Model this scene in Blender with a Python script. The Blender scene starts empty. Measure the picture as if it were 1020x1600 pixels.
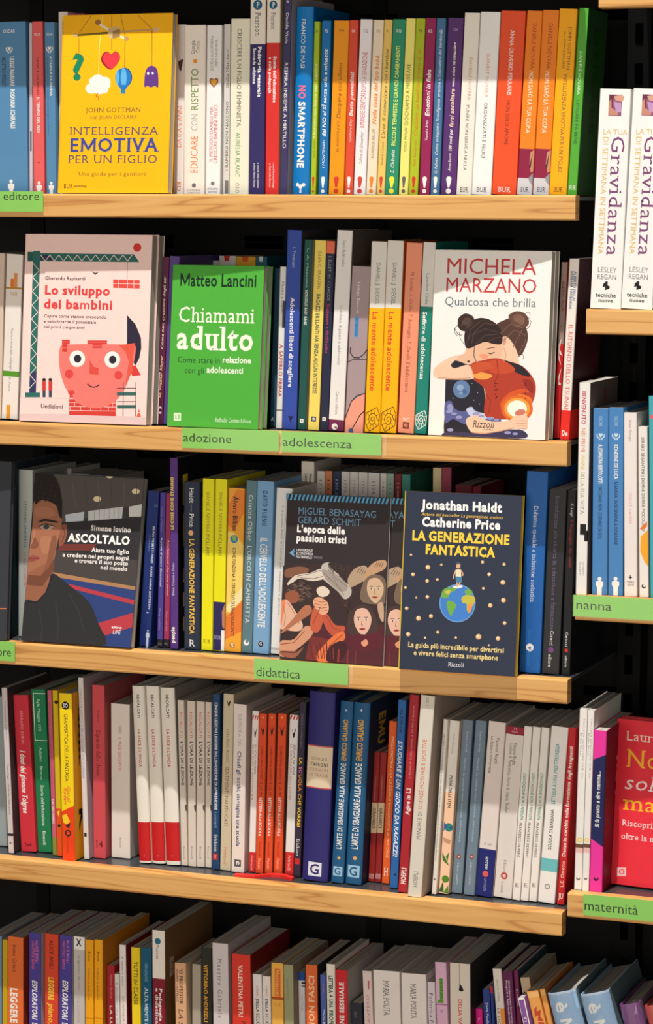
import bpy, math, random
from mathutils import Vector, Matrix
random.seed(4)
S = bpy.context.scene
COL = S.collection

# ------------------------------------------------------------------ camera
F_PX, YAW, PITCH, ROLL = 4200.0, 0.3593, -0.1132, -0.0043
CAM = Vector((0.8538, -3.1013, -0.0144))
ROT = Matrix.Rotation(YAW, 3, 'Z') @ Matrix.Rotation(PITCH, 3, 'X') @ Matrix.Rotation(ROLL, 3, 'Y')
cd = bpy.data.cameras.new('camera')
cd.sensor_fit = 'VERTICAL'; cd.sensor_height = 36.0; cd.lens = F_PX / 1600 * 36.0
cd.clip_start = 0.05; cd.clip_end = 60
cam = bpy.data.objects.new('camera', cd); COL.objects.link(cam)
r_, f_, u_ = ROT.col[0], ROT.col[1], ROT.col[2]
cam.matrix_world = Matrix(((r_.x, u_.x, -f_.x, CAM.x), (r_.y, u_.y, -f_.y, CAM.y), (r_.z, u_.z, -f_.z, CAM.z), (0, 0, 0, 1)))
S.camera = cam

# ------------------------------------------------------------------ light
w = bpy.data.worlds.new('shop_ambience'); S.world = w; w.use_nodes = True
w.node_tree.nodes['Background'].inputs['Color'].default_value = (1.0, 0.9, 0.8, 1)
w.node_tree.nodes['Background'].inputs['Strength'].default_value = 0.09

def lamp(name, kind, loc, target, power, color, **kw):
    l = bpy.data.lights.new(name, kind); l.energy = power; l.color = color
    for k, v in kw.items(): setattr(l, k, v)
    o = bpy.data.objects.new(name, l); COL.objects.link(o); o.location = loc
    o.rotation_euler = (Vector(target) - Vector(loc)).to_track_quat('-Z', 'Y').to_euler()
    return o
# ceiling track spot above and in front of the shelves: casts the shelf shadows
lamp('ceiling_spot', 'SPOT', (-0.15, -1.32, 4.1), (-0.4, 0, -0.5), 1330, (1.0, 0.965, 0.92), spot_size=math.radians(70), spot_blend=0.3, shadow_soft_size=0.03)
# added fill lamp behind the viewer, standing in for the shop's soft light
lamp('front_fill_light', 'AREA', (0.0, -4.0, -0.4), (-0.3, 0, -0.5), 102, (1.0, 0.91, 0.80), shape='RECTANGLE', size=4.5, size_y=2.0)
vs = S.view_settings
vs.view_transform = 'Standard'; vs.look = 'None'; vs.gamma = 1.0; vs.exposure = 0.0; vs.use_curve_mapping = False

# ------------------------------------------------------------------ pixel rays
def ray(px, py):
    return ROT @ Vector((px - 510, F_PX, 800 - py))
def proj(p):
    q = ROT.transposed() @ (Vector(p) - CAM)
    return 510 + F_PX * q.x / q.y, 800 - F_PX * q.z / q.y
def at_y(px, py, y):
    d = ray(px, py); return CAM + d * ((y - CAM.y) / d.y)
def at_z(px, py, z):
    d = ray(px, py); return CAM + d * ((z - CAM.z) / d.z)
def x_on(px, y, z):                 # world x of the point (., y, z) seen in column px
    lo, hi = -3.0, 3.0
    for _ in range(40):
        m = (lo + hi) / 2
        if proj((m, y, z))[0] < px: lo = m
        else: hi = m
    return lo

# ------------------------------------------------------------------ materials
MATS = {}
def lin(c):
    c = c / 255.0
    return c / 12.92 if c <= 0.04045 else ((c + 0.055) / 1.055) ** 2.4
def M(col, rough=0.5, spec=0.22, metal=0.0):
    col = tuple(col); key = (col, rough, spec, metal)
    if key in MATS: return MATS[key]
    m = bpy.data.materials.new('print_%d_%d_%d' % col); m.use_nodes = True
    nt = m.node_tree; b = nt.nodes['Principled BSDF']
    n = nt.nodes.new('ShaderNodeTexNoise'); n.inputs['Scale'].default_value = 60; n.inputs['Detail'].default_value = 3
    tc = nt.nodes.new('ShaderNodeTexCoord'); nt.links.new(tc.outputs['Object'], n.inputs['Vector'])
    mx = nt.nodes.new('ShaderNodeMix'); mx.data_type = 'RGBA'
    base = [lin(c) for c in col]
    mx.inputs['A'].default_value = (*[c * 0.95 for c in base], 1); mx.inputs['B'].default_value = (*[min(1, c * 1.03) for c in base], 1)
    nt.links.new(n.outputs['Fac'], mx.inputs['Factor']); nt.links.new(mx.outputs['Result'], b.inputs['Base Color'])
    b.inputs['Roughness'].default_value = rough; b.inputs['Specular IOR Level'].default_value = spec; b.inputs['Metallic'].default_value = metal
    MATS[key] = m; return m
def wood_mat():
    m = bpy.data.materials.new('pine_wood'); m.use_nodes = True; nt = m.node_tree; b = nt.nodes['Principled BSDF']
    N = nt.nodes.new; L = nt.links.new
    tc = N('ShaderNodeTexCoord'); oi = N('ShaderNodeObjectInfo')
    off = N('ShaderNodeVectorMath'); off.operation = 'ADD'
    sc = N('ShaderNodeVectorMath'); sc.operation = 'SCALE'; sc.inputs[0].default_value = (7.3, 3.1, 1.7); L(oi.outputs['Random'], sc.inputs['Scale'])
    L(tc.outputs['Object'], off.inputs[0]); L(sc.outputs[0], off.inputs[1])
    mp = N('ShaderNodeMapping'); mp.inputs['Scale'].default_value = (1.5, 6, 34); L(off.outputs[0], mp.inputs['Vector'])
    n1 = N('ShaderNodeTexNoise'); n1.inputs['Scale'].default_value = 1.2; n1.inputs['Detail'].default_value = 2; n1.inputs['Distortion'].default_value = 0.6; L(mp.outputs[0], n1.inputs['Vector'])
    mu = N('ShaderNodeMath'); mu.operation = 'MULTIPLY'; mu.inputs[1].default_value = 11; L(n1.outputs['Fac'], mu.inputs[0])
    fr = N('ShaderNodeMath'); fr.operation = 'PINGPONG'; fr.inputs[1].default_value = 1; L(mu.outputs[0], fr.inputs[0])
    rp = N('ShaderNodeValToRGB'); L(fr.outputs[0], rp.inputs[0])
    e = rp.color_ramp.elements
    e[0].position = 0.0; e[0].color = (lin(188), lin(126), lin(62), 1); e[1].position = 1.0; e[1].color = (lin(224), lin(171), lin(100), 1)
    k = e.new(0.22); k.color = (lin(215), lin(160), lin(88), 1)
    mp2 = N('ShaderNodeMapping'); mp2.inputs['Scale'].default_value = (3.2, 3.2, 9); L(off.outputs[0], mp2.inputs['Vector'])
    vo = N('ShaderNodeTexVoronoi'); vo.inputs['Scale'].default_value = 1.0; L(mp2.outputs[0], vo.inputs['Vector'])
    kr = N('ShaderNodeValToRGB'); L(vo.outputs['Distance'], kr.inputs[0]); ke = kr.color_ramp.elements
    ke[0].position = 0.06; ke[0].color = (0.5, 0.36, 0.22, 1); ke[1].position = 0.15; ke[1].color = (1, 1, 1, 1)
    mix = N('ShaderNodeMix'); mix.data_type = 'RGBA'; mix.blend_type = 'MULTIPLY'; mix.inputs['Factor'].default_value = 0.8
    L(rp.outputs[0], mix.inputs['A']); L(kr.outputs[0], mix.inputs['B']); L(mix.outputs['Result'], b.inputs['Base Color'])
    b.inputs['Roughness'].default_value = 0.5
    return m
def pages_mat(name, axis):
    m = bpy.data.materials.new(name); m.use_nodes = True; nt = m.node_tree; b = nt.nodes['Principled BSDF']
    N = nt.nodes.new; L = nt.links.new
    tc = N('ShaderNodeTexCoord'); mp = N('ShaderNodeMapping'); s = [3, 3, 3]; s[axis] = 900; mp.inputs['Scale'].default_value = s
    L(tc.outputs['Object'], mp.inputs['Vector'])
    n = N('ShaderNodeTexNoise'); n.inputs['Scale'].default_value = 1; n.inputs['Detail'].default_value = 1; L(mp.outputs[0], n.inputs['Vector'])
    rp = N('ShaderNodeValToRGB'); L(n.outputs['Fac'], rp.inputs[0]); e = rp.color_ramp.elements
    e[0].position = 0.3; e[0].color = (lin(164), lin(158), lin(146), 1); e[1].position = 0.7; e[1].color = (lin(206), lin(200), lin(188), 1)
    L(rp.outputs[0], b.inputs['Base Color']); b.inputs['Roughness'].default_value = 0.85
    return m
def black_mat(name, col, rough):
    return M(col, rough, 0.25)
WOOD = wood_mat(); PAGE_X = pages_mat('page_edges', 0); PAGE_Y = pages_mat('page_edges_facing', 1)
BLACK = M((17, 17, 18), 0.7, 0.15); TRAY = M((62, 64, 68), 0.28, 0.5)
PLASTIC = bpy.data.materials.new('clear_plastic'); PLASTIC.use_nodes = True
def clear(m, fac=0.1, rough=0.06):
    nt = m.node_tree; nt.nodes.remove(nt.nodes['Principled BSDF'])
    t = nt.nodes.new('ShaderNodeBsdfTransparent'); g = nt.nodes.new('ShaderNodeBsdfGlossy'); g.inputs['Roughness'].default_value = rough
    mx = nt.nodes.new('ShaderNodeMixShader'); mx.inputs[0].default_value = fac
    nt.links.new(t.outputs[0], mx.inputs[1]); nt.links.new(g.outputs[0], mx.inputs[2]); nt.links.new(mx.outputs[0], nt.nodes['Material Output'].inputs['Surface'])
clear(PLASTIC, 0.02)
WRAP = bpy.data.materials.new('shrink_wrap'); WRAP.use_nodes = True; clear(WRAP, 0.2, 0.1)

# ------------------------------------------------------------------ glyphs
CHARS = [chr(i) for i in range(33, 127)] + list('ÀÈÉÌÒÙÁàèéìòùâ–—’•')
GL = {}
def build_glyphs():
    tmp = []
    for ch in CHARS:
        for wt, off in ((0, 0.0), (1, 0.022), (2, 0.04)):
            for kind in ('g', 'a'):
                if kind == 'a' and wt: continue
                k = bpy.data.curves.new('glyph', 'FONT'); k.body = ch + ('H' if kind == 'a' else ''); k.size = 1; k.resolution_u = 2
                k.offset = off * (0.45 if ch in 'MWmw' else 1); k.dimensions = '2D'; k.fill_mode = 'FRONT'
                o = bpy.data.objects.new('glyph', k); COL.objects.link(o); tmp.append((ch, wt, kind, o))
    dg = bpy.context.evaluated_depsgraph_get(); adv = {}
    for ch, wt, kind, o in tmp:
        ev = o.evaluated_get(dg); me = ev.to_mesh()
        if kind == 'a':
            adv[ch] = max(v.co.x for v in me.vertices) - 0.653
        else:
            vs_ = [(v.co.x, v.co.y) for v in me.vertices]; fs = [tuple(p.vertices) for p in me.polygons]
            cnt = {}
            for f in fs:
                for a, b in zip(f, f[1:] + f[:1]): cnt[tuple(sorted((a, b)))] = cnt.get(tuple(sorted((a, b))), 0) + 1
            ser = []
            if ch.isalpha():
                for (a, b), n in cnt.items():
                    if n != 1: continue
                    (x0, y0), (x1, y1) = vs_[a], vs_[b]
                    ln = abs(x1 - x0)
                    if abs(y1 - y0) < 0.004 and 0.04 < ln < 0.2:
                        if ch in 'ij' and y0 > 0.5: continue
                        yc = (y0 + y1) / 2
                        low = yc < 0.25
                        if 0.1 < yc < 0.4 : continue
                        xa, xb = min(x0, x1), max(x0, x1); e = 0.06
                        if not low and ch in 'nmrpijlhkbd': xa, xb = xa - e * 1.3, xb
                        elif ch in 'MN': xa, xb = (xa - e, xb) if xa < 0.35 else (xa, xb + e)
                        else: xa, xb = xa - e, xb + e
                        th = 0.036 + off * 0.5; sa, sb_ = min(x0, x1), max(x0, x1)
                        ya, yb = (yc, yc + th) if low else (yc - th, yc)
                        for qa, qb in ((xa, sa), (sb_, xb)):
                            if qb - qa > 0.012: ser.append([(qa, ya), (qb, ya), (qb, yb), (qa, yb)])
            GL[ch, wt] = (vs_, fs, ser)
        ev.to_mesh_clear()
    for ch in CHARS:
        for wt in (0, 1, 2): GL[ch, wt] = GL[ch, wt] + (adv[ch] + (0, 0.03, 0.06)[wt],)
    for wt, sw in ((1, 0.125), (2, 0.16)):            # heavy M drawn as one clean outline
        W_, h_ = 0.80, 0.69 + 0.015 * wt
        pts = [(0, 0), (0, h_), (sw * 1.05, h_), (W_ / 2, h_ * 0.36), (W_ - sw * 1.05, h_), (W_, h_), (W_, 0), (W_ - sw, 0), (W_ - sw, h_ * 0.6), (W_ / 2 + 0.02, h_ * 0.07), (W_ / 2 - 0.02, h_ * 0.07), (sw, h_ * 0.6), (sw, 0)]
        GL['M', wt] = ([(x + 0.06, y) for x, y in pts], [tuple(range(13))[::-1]], [[(0.005, 0), (0.06, 0), (0.06, 0.05), (0.005, 0.05)], [(W_ + .06, 0), (W_ + .115, 0), (W_ + .115, .05), (W_ + .06, .05)], [(0.005, h_ - .05), (0.06, h_ - .05), (0.06, h_), (0.005, h_)], [(W_ + .06, h_ - .05), (W_ + .115, h_ - .05), (W_ + .115, h_), (W_ + .06, h_)]], W_ + 0.12)
    for _, _, _, o in tmp:
        k = o.data; bpy.data.objects.remove(o); bpy.data.curves.remove(k)
build_glyphs()
CAP = 0.682
def layout(text, opts=''):
    """polygons of a line of lettering in em units, and its width"""
    wt = 2 if 'B' in opts and 's' not in opts else 1 if ('b' in opts and 's' not in opts) or 'B' in opts else 0
    polys = []; x = 0.0; sh = 0.22 if 'i' in opts else 0; gap = 0.04 if 's' in opts else 0
    if 'w' in opts: gap += 0.12
    for ch in text:
        if ch == ' ': x += 0.27 + gap; continue
        if (ch, wt) not in GL: ch = '-'
        v, fs, ser, adv = GL[ch, wt]
        for f in fs: polys.append([(x + v[i][0] + sh * v[i][1], v[i][1]) for i in f])
        if 's' in opts:
            for q in ser: polys.append([(x + a + sh * b, b) for a, b in q])
        x += adv + gap
    return polys, max(x - gap, 0.01)

# ------------------------------------------------------------------ mesh helpers
class Layers:
    """ink lies only as high above the paper as the inks it overlaps require"""
    def __init__(s, base, step): s.base, s.step, s.items = base, step, []
    def get(s, pts):
        x0, x1 = min(p[0] for p in pts), max(p[0] for p in pts); y0, y1 = min(p[1] for p in pts), max(p[1] for p in pts)
        n = 1 + max([i[4] for i in s.items if i[0] < x1 and i[1] > x0 and i[2] < y1 and i[3] > y0], default=0)
        s.items.append((x0, x1, y0, y1, n)); return s.base + n * s.step
class MB:
    def __init__(s): s.v = []; s.f = []; s.mi = []; s.mats = []
    def m(s, mat):
        if mat not in s.mats: s.mats.append(mat)
        return s.mats.index(mat)
    def face(s, pts, mat):
        n = len(s.v); s.v += [tuple(p) for p in pts]; s.f.append(tuple(range(n, n + len(pts)))); s.mi.append(s.m(mat))
    def mesh(s, verts, faces, mat):
        n = len(s.v); s.v += [tuple(p) for p in verts]
        for f in faces: s.f.append(tuple(n + i for i in f)); s.mi.append(s.m(mat))
    def box(s, a, b, mat, bev=0):
        (x0, y0, z0), (x1, y1, z1) = a, b
        if bev:            # long edges along x get a chamfer
            pr = [(y0 + bev, z0), (y1, z0), (y1, z1), (y0 + bev, z1), (y0 + bev * .3, z1 - bev * .3), (y0, z1 - bev), (y0, z0 + bev), (y0 + bev * .3, z0 + bev * .3)]
            n = len(pr); vv = [(x0 + bev * .5, y, z) for y, z in pr] + [(x1 - bev * .5, y, z) for y, z in pr]
            c = (sum(p[0] for p in pr) / n, sum(p[1] for p in pr) / n)
            vv = [(x, y, z) for x, y, z in vv]
            s.mesh(vv, [tuple((i, i + n, (i + 1) % n + n, (i + 1) % n)) for i in range(n)] + [tuple(range(n)), tuple(range(2 * n - 1, n - 1, -1))], mat)
            return
        v = [(x0, y0, z0), (x1, y0, z0), (x1, y1, z0), (x0, y1, z0), (x0, y0, z1), (x1, y0, z1), (x1, y1, z1), (x0, y1, z1)]
        s.mesh(v, [(0, 1, 5, 4), (1, 2, 6, 5), (2, 3, 7, 6), (3, 0, 4, 7), (4, 5, 6, 7), (3, 2, 1, 0)], mat)
    def build(s, name, parent=None):
        me = bpy.data.meshes.new(name); me.from_pydata(s.v, [], s.f)
        for m_ in s.mats: me.materials.append(m_)
        me.polygons.foreach_set('material_index', s.mi); me.update()
        o = bpy.data.objects.new(name, me); COL.objects.link(o)
        if parent: o.parent = parent
        return o
def empty(name, loc, label, cat, group=None):
    o = bpy.data.objects.new(name, None); COL.objects.link(o); o.location = loc; o.empty_display_size = 0.02
    o['label'] = label; o['category'] = cat
    if group: o['group'] = group
    return o

# ------------------------------------------------------------------ setting: back wall and uprights
ZS = [0.0, -0.2932, -0.5817, -0.87, -1.158]      # tops of the wide bay's shelves
TH = 0.0297
ZR = [at_y(970, 484, 0).z, at_y(960, 934, 0).z, at_y(955, 1402, 0).z]   # tops of the neighbouring bay's shelves
ZR0 = at_y(970, 12, 0).z + TH
DEEP = 0.262
mb = MB()
mb.box((-1.5, DEEP + 0.006, -1.7), (0.8, DEEP + 0.05, 1.0), BLACK)
SLOT = M((2, 2, 2), 0.9, 0.0); METAL = M((5, 5, 6), 0.6, 0.1)
for zs in ZS[:4] + [ZS[0] + 0.29]:
    for k in range(9):
        x = -1.33 + k * 0.16
        mb.box((x, DEEP + 0.003, zs - 0.062), (x + 0.055, DEEP + 0.0061, zs - 0.054), SLOT)
        mb.box((x, DEEP + 0.003, zs + 0.222), (x + 0.055, DEEP + 0.0061, zs + 0.230), SLOT)
for k in range(5): mb.box((-1.35 + k * 0.5, DEEP + 0.002, -1.7), (-1.33 + k * 0.5, DEEP + 0.0062, 1.0), METAL)
o = mb.build('wall_back'); o['kind'] = 'structure'
mb = MB(); mb.box((0.004, DEEP - 0.035, -1.7), (0.034, DEEP + 0.004, 1.0), METAL)
for k in range(52): mb.box((0.014, DEEP - 0.0365, -1.66 + k * 0.05), (0.024, DEEP - 0.0349, -1.635 + k * 0.05), SLOT)
o = mb.build('trim_1'); o['kind'] = 'structure'
mb = MB(); mb.box((-1.5, -4.5, -1.75), (1.5, 0.32, -1.7), M((90, 84, 78), 0.5)); o = mb.build('floor'); o['kind'] = 'structure'

# ------------------------------------------------------------------ shelves
def shelf(x0, x1, z, label):
    r = empty('bookshelf_board', ((x0 + x1) / 2, 0, z - TH), label, 'shelf', 'pine edged shelves')
    hw = (x1 - x0) / 2
    b = MB(); b.box((-hw, 0, 0), (hw, 0.018, TH), WOOD, 0.0022); b.build('wooden_edge', r)['label'] = 'pine front edge'
    b = MB(); b.box((-hw + 0.002, 0.0181, TH - 0.006), (hw - 0.002, DEEP, TH - 0.0012), TRAY)
    b.box((-hw + 0.002, 0.0181, 0.004), (hw - 0.002, 0.021, TH - 0.006), TRAY)
    b.build('metal_tray', r)['label'] = 'dark grey metal tray'
    return r
ends = [900, 887, 887.5, 879]
rows = ['topmost wide pine-edged shelf, no row of books cut off above it', 'second wide pine-edged shelf, carrying two green cards at its middle', 'third wide pine-edged shelf, with the card reading didattica', 'fourth wide pine-edged shelf, plain front without any card', 'lowest wide shelf under the bottom row of books']
rows[0] = 'wide pine-edged shelf under the row with the yellow mobile cover'
for i in range(5):
    shelf(-1.42, (x_on(ends[i], 0, ZS[i] - TH / 2) if i < 4 else -0.003), ZS[i], rows[i])
rr = [('short pine-edged shelf under the big white purple-lettered spines', 914), ('short pine-edged shelf carrying the green nanna card', 897), ('short pine-edged shelf carrying the green maternità card', 885)]
for (lb, px), z in zip(rr, ZR): shelf(x_on(px, 0, z - TH / 2), 0.42, z, lb)
shelf(x_on(934, 0, ZR0 - TH / 2), 0.42, ZR0, 'short pine-edged shelf corner cut off by the top edge of the photo')
shelf(0.001, 0.46, ZS[4], 'short shelf under the plastic-wrapped light blue books')
shelf(-1.42, -0.003, ZS[0] + 0.2925, 'wide shelf above the top row, just outside the photo')

# ------------------------------------------------------------------ books, spine out
def profile(t, d, r, bulge):
    """outer outline of a cover in plan: left board, spine, right board"""
    pts = [(0, d)]
    if bulge:
        n = 10
        for i in range(n + 1):
            a = math.pi * i / n; pts.append((t / 2 - t / 2 * math.cos(a), bulge * (1 - math.sin(a))))
    else:
        for a in (0, 30, 60, 90): a = math.radians(a); pts.append((r - r * math.cos(a), r - r * math.sin(a)))
        for a in (90, 60, 30, 0): a = math.radians(a); pts.append((t - r + r * math.cos(a), r - r * math.sin(a)))
    pts.append((t, d)); return pts
ROWS = {}
ROWGROUP = {1: 'books on the topmost wide shelf', 2: 'books on the second wide shelf', 3: 'books on the third wide shelf', 4: 'books on the fourth wide shelf', 5: 'books in the bottom row', 12: 'big white purple-lettered books', 13: 'books on the nanna shelf', 14: 'books on the maternità shelf', 15: 'books in the bottom row'}
SHELF_Z = {1: ZS[0], 2: ZS[1], 3: ZS[2], 4: ZS[3], 5: ZS[4], 12: ZR[0], 13: ZR[1], 14: ZR[2], 15: ZS[4]}
SBACK = {1: 0.026, 2: 0.023, 3: 0.026, 4: 0.035, 5: 0.03, 12: 0.008, 13: 0.016, 14: 0.03, 15: 0.03}
def B(row, label, xb0, xb1, xt0, yt, col, art=(), sb=None, yb=None, d=0.13, side=None, kind='paperback', bulge=0.0, rear=False, wrap=False):
    ROWS.setdefault((row, rear), []).append(dict(row=row, label=label, xb0=xb0, xb1=xb1, xt0=xt0, yt=yt, col=col, art=art, sb=sb, yb=yb, d=d, side=side, kind=kind, bulge=bulge, wrap=wrap))
def solve(b):
    z = SHELF_Z[b['row']]; sb = b['sb']
    if b['yb'] is not None and b['row'] in (4, 14): sb = max(0.002, at_z(b['xb0'], b['yb'], z).y)
    if sb is None: sb = SBACK[b['row']]
    sb += {1: 0.018, 2: 0.014, 3: 0.013, 5: 0.013, 15: 0.0}.get(b['row'], 0.0)
    b['sb'] = sb
    T = at_y(b['xt0'], b['yt'], sb)
    if b['row'] in (5, 15):
        P = at_y(b['xb0'], 1600, sb); Q = at_y(b['xb1'], 1600, sb)
        k = (z - P.z) / (T.z - P.z); x0 = P.x + k * (T.x - P.x); x1 = x0 + (Q.x - P.x)
    else:
        x0 = x_on(b['xb0'], sb, z); x1 = x_on(b['xb1'], sb, z)
    b['x0'] = x0; b['lean'] = math.atan2(T.x - x0, T.z - z); b['H'] = math.hypot(T.x - x0, T.z - z)
    b['t'] = (x1 - x0) * math.cos(b['lean'])
def finish_books():
    for key, L in ROWS.items():
        for b in L: solve(b)
        for b, n in zip(L, L[1:]):                     # neighbours may touch but not run into each other
            hm = min(b['H'], n['H'])
            g0 = n['x0'] - b['x0']; g1 = g0 + hm * (math.sin(n['lean']) - math.sin(b['lean']))
            lim = min(g0, g1) * math.cos(b['lean']) - 0.0004
            if lim < 0.003: print('TIGHT', b['label'], round(lim, 4)); lim = 0.003
            if b['t'] > lim:
                if b['t'] - lim > 0.003: print('CUT', b['label'], round(b['t'], 4), '->', round(lim, 4))
                b['t'] = lim
        for b in L: make_book(b)
def make_book(b):
    t, d, H, z = b['t'], b['d'], b['H'], SHELF_Z[b['row']]
    th = b['lean']
    zz = z + 0.0002 + (t * math.sin(th) if th > 0 else 0)
    root = empty(b['kind'] + '_book', (b['x0'], b['sb'], zz), b['label'], 'book', ROWGROUP[b['row']])
    root.rotation_euler = (0, th, 0)
    bul = b['bulge']; r = min(0.0013, t * 0.2); hard = b['kind'] == 'hardback'
    w = 0.0016 if hard else 0.0005
    out = profile(t, d, r, bul)
    n = len(out); cx = t / 2
    inn = []
    for x, y in out:
        inn.append((min(max(x, w), t - w), max(y + (w if y < d * 0.5 else 0), w)))
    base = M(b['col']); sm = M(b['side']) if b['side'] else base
    mb = MB()
    # outer shell
    for i in range(n - 1):
        (xa, ya), (xc, yc) = out[i], out[i + 1]
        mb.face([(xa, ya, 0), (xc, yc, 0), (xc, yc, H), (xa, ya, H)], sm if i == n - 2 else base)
    for i in range(n - 1):
        (xa, ya), (xc, yc) = inn[i], inn[i + 1]
        mb.face([(xc, yc, 0), (xa, ya, 0), (xa, ya, H), (xc, yc, H)], base)
        for zc in (0, H): mb.face([(*out[i], zc), (*out[i + 1], zc), (*inn[i + 1], zc), (*inn[i], zc)], base)
    for i in (0, n - 1): mb.face([(*out[i], 0), (*inn[i], 0), (*inn[i], H), (*out[i], H)], base)
    xs = [p[0] for p in out[1:-1]]; ys = [p[1] for p in out[1:-1]]
    def ysp(u):
        u = min(max(u, 0), t)
        for i in range(len(xs) - 1):
            if xs[i] <= u <= xs[i + 1] and xs[i + 1] > xs[i]:
                return ys[i] + (ys[i + 1] - ys[i]) * (u - xs[i]) / (xs[i + 1] - xs[i])
        return 0
    if b['row'] in (5, 15):
        ybot = b['yt'] + (1600 - b['yt']) * H / max(1e-6, (at_y(b['xt0'], b['yt'], b['sb']).z - at_y(b['xb0'], 1600, b['sb']).z) / math.cos(th))
    else: ybot = proj((b['x0'], b['sb'], z))[1]
    V = lambda y: H * (ybot - y) / (ybot - b['yt'])
    PXM = H / (ybot - b['yt'])
    LY = Layers(0.00002, 0.000006)
    def ink(pts, lay, m):
        if not bul and min(p_[0] for p_ in pts) >= r - 1e-6 and max(p_[0] for p_ in pts) <= t - r + 1e-6: mb.face([P(u, v, lay) for u, v in pts], m); return
        for xa, xb in zip(xs, xs[1:]):                    # cut at the facets of the rounded spine
            q = pts
            for lim, sg in ((xa, 1), (xb, -1)):
                o_ = []
                for (u0, v0), (u1, v1) in zip(q, q[1:] + q[:1]):
                    a0, a1 = (u0 - lim) * sg, (u1 - lim) * sg
                    if a0 >= 0: o_.append((u0, v0))
                    if (a0 > 0 > a1) or (a0 < 0 < a1): k_ = a0 / (a0 - a1); o_.append((lim, v0 + (v1 - v0) * k_))
                q = o_
                if len(q) < 3: break
            if len(q) >= 3: mb.face([P(u, v, lay) for u, v in q], m)
    def P(u, v, lay): return (u, ysp(u) - lay, v)
    def poly(pts, col):
        ink(list(pts), LY.get(pts), M(col))
    def text(txt, a0, a1, fu, fcap, col, opts, mode):
        polys, wd = layout(txt, opts); m = M(col); s = fcap / CAP; sx = abs(a1 - a0) / wd
        if mode == 'h': q = [[(a0 + x * sx, fu + y * s) for x, y in p] for p in polys]
        elif mode == 'd': q = [[(fu - fcap / 2 + y * s, max(a0, a1) - x * sx) for x, y in p] for p in polys]
        else: q = [[(fu + fcap / 2 - y * s, min(a0, a1) + x * sx) for x, y in p] for p in polys]
        l = LY.get([z for p in q for z in p])
        for p in q: ink(p, l, m)
    def band(v0, v1, c, f0=0.0, f1=1.0):
        l = LY.get([(f0 * t, v0), (f1 * t, v1)]); m = M(c)
        us = sorted({u for u in xs if f0 * t < u < f1 * t} | {f0 * t, f1 * t})
        for a, c_ in zip(us, us[1:]): mb.face([P(a, v0, l), P(c_, v0, l), P(c_, v1, l), P(a, v1, l)], m)
    def circ(y, xf, rr, col, n=18, sx=1.0):
        poly([(xf * t + rr * sx * math.cos(6.2832 * k / n), V(y) + rr * math.sin(6.2832 * k / n)) for k in range(n)], col)
    def ln(p0, p1, wd, c):
        L_ = math.hypot(p1[0] - p0[0], p1[1] - p0[1]) or 1; nx, ny = -(p1[1] - p0[1]) / L_ * wd / 2, (p1[0] - p0[0]) / L_ * wd / 2
        poly([(p0[0] + nx, p0[1] + ny), (p1[0] + nx, p1[1] + ny), (p1[0] - nx, p1[1] - ny), (p0[0] - nx, p0[1] - ny)], c)
    for a in b['art']:
        k = a[0]
        if k in 'du': text(a[1], V(a[2]), V(a[3]), a[4] * t, a[5] * t, a[6], a[7] if len(a) > 7 else '', k)
        elif k == 'h':                                   # text, y of baseline, half width fraction, cap height px, colour, opts
            c = a[7] if len(a) > 7 else 0.5
            text(a[1], (c - a[3]) * t, (c + a[3]) * t, V(a[2]), a[4] * PXM, a[5], a[6] if len(a) > 6 else '', 'h')
        elif k in 'rR':
            band(max(V(a[2]), 0), min(V(a[1]), H), a[3], *(a[4:6] if len(a) > 4 else (0, 1)))
            if k == 'R':
                v0, v1 = max(V(a[2]), 0), min(V(a[1]), H); l = 0.00002
                mb.face([(t + l, r, v0), (t + l, d, v0), (t + l, d, v1), (t + l, r, v1)], M(a[3]))
        elif k == 'l':
            for p0, p1 in zip(a[1], a[1][1:]): ln((p0[0] * t, V(p0[1])), (p1[0] * t, V(p1[1])), a[2] * PXM, a[3])
        elif k == 'c': circ(a[1], a[2], a[3] * t, a[4])
        elif k == 'p': poly([(x * t, V(y)) for x, y in a[1]], a[2])
        elif k == '!':
            c, y0, y1 = a[1], a[2] if len(a) > 2 else 276, a[3] if len(a) > 3 else 303
            rr = min(0.21 * t, 0.0034); h = V(y0) - V(y1); vt = V(y0)
            poly([(t / 2 - 0.35 * rr, vt - h * 0.66), (t / 2 + 0.35 * rr, vt - h * 0.66)] + [(t / 2 + rr * math.cos(q), vt - rr + rr * math.sin(q)) for q in [math.pi * j / 8 for j in range(9)]], c)
            circ(y1 - (y1 - y0) * 0.14, 0.5, rr * 0.95, c)
        elif k == 'hands':                               # two cupped hands holding a heart
            y, c = a[1], a[2]; q = min(0.26 * t, 0.0038)
            v = V(y)
            for sg in (-1, 1):
                poly([(t / 2 + sg * q * x, v + q * yy) for x, yy in ((0.15, -1.5), (0.15, -1.0), (0.95, -0.35), (1.05, 0.5), (1.3, 0.5), (1.3, -0.5), (0.55, -1.1), (0.55, -1.5))], c)
            poly([(t / 2 + q * x, v + q * yy) for x, yy in ((0, -0.7), (0.6, 0.0), (0.7, 0.45), (0.4, 0.75), (0, 0.45), (-0.4, 0.75), (-0.7, 0.45), (-0.6, 0.0))], c)
        elif k == 'fig':                                 # small standing figure
            v, c = V(a[1]), a[2]; q = min(0.26 * t, 0.0045)
            poly([(t / 2 + q * x, v + q * yy) for x, yy in ((-0.6, -2.6), (0.6, -2.6), (0.6, -0.6), (1, 0.2), (1, 1.1), (0.35, 1.3), (-0.35, 1.3), (-1, 1.1), (-1, 0.2), (-0.6, -0.6))], c)
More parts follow.
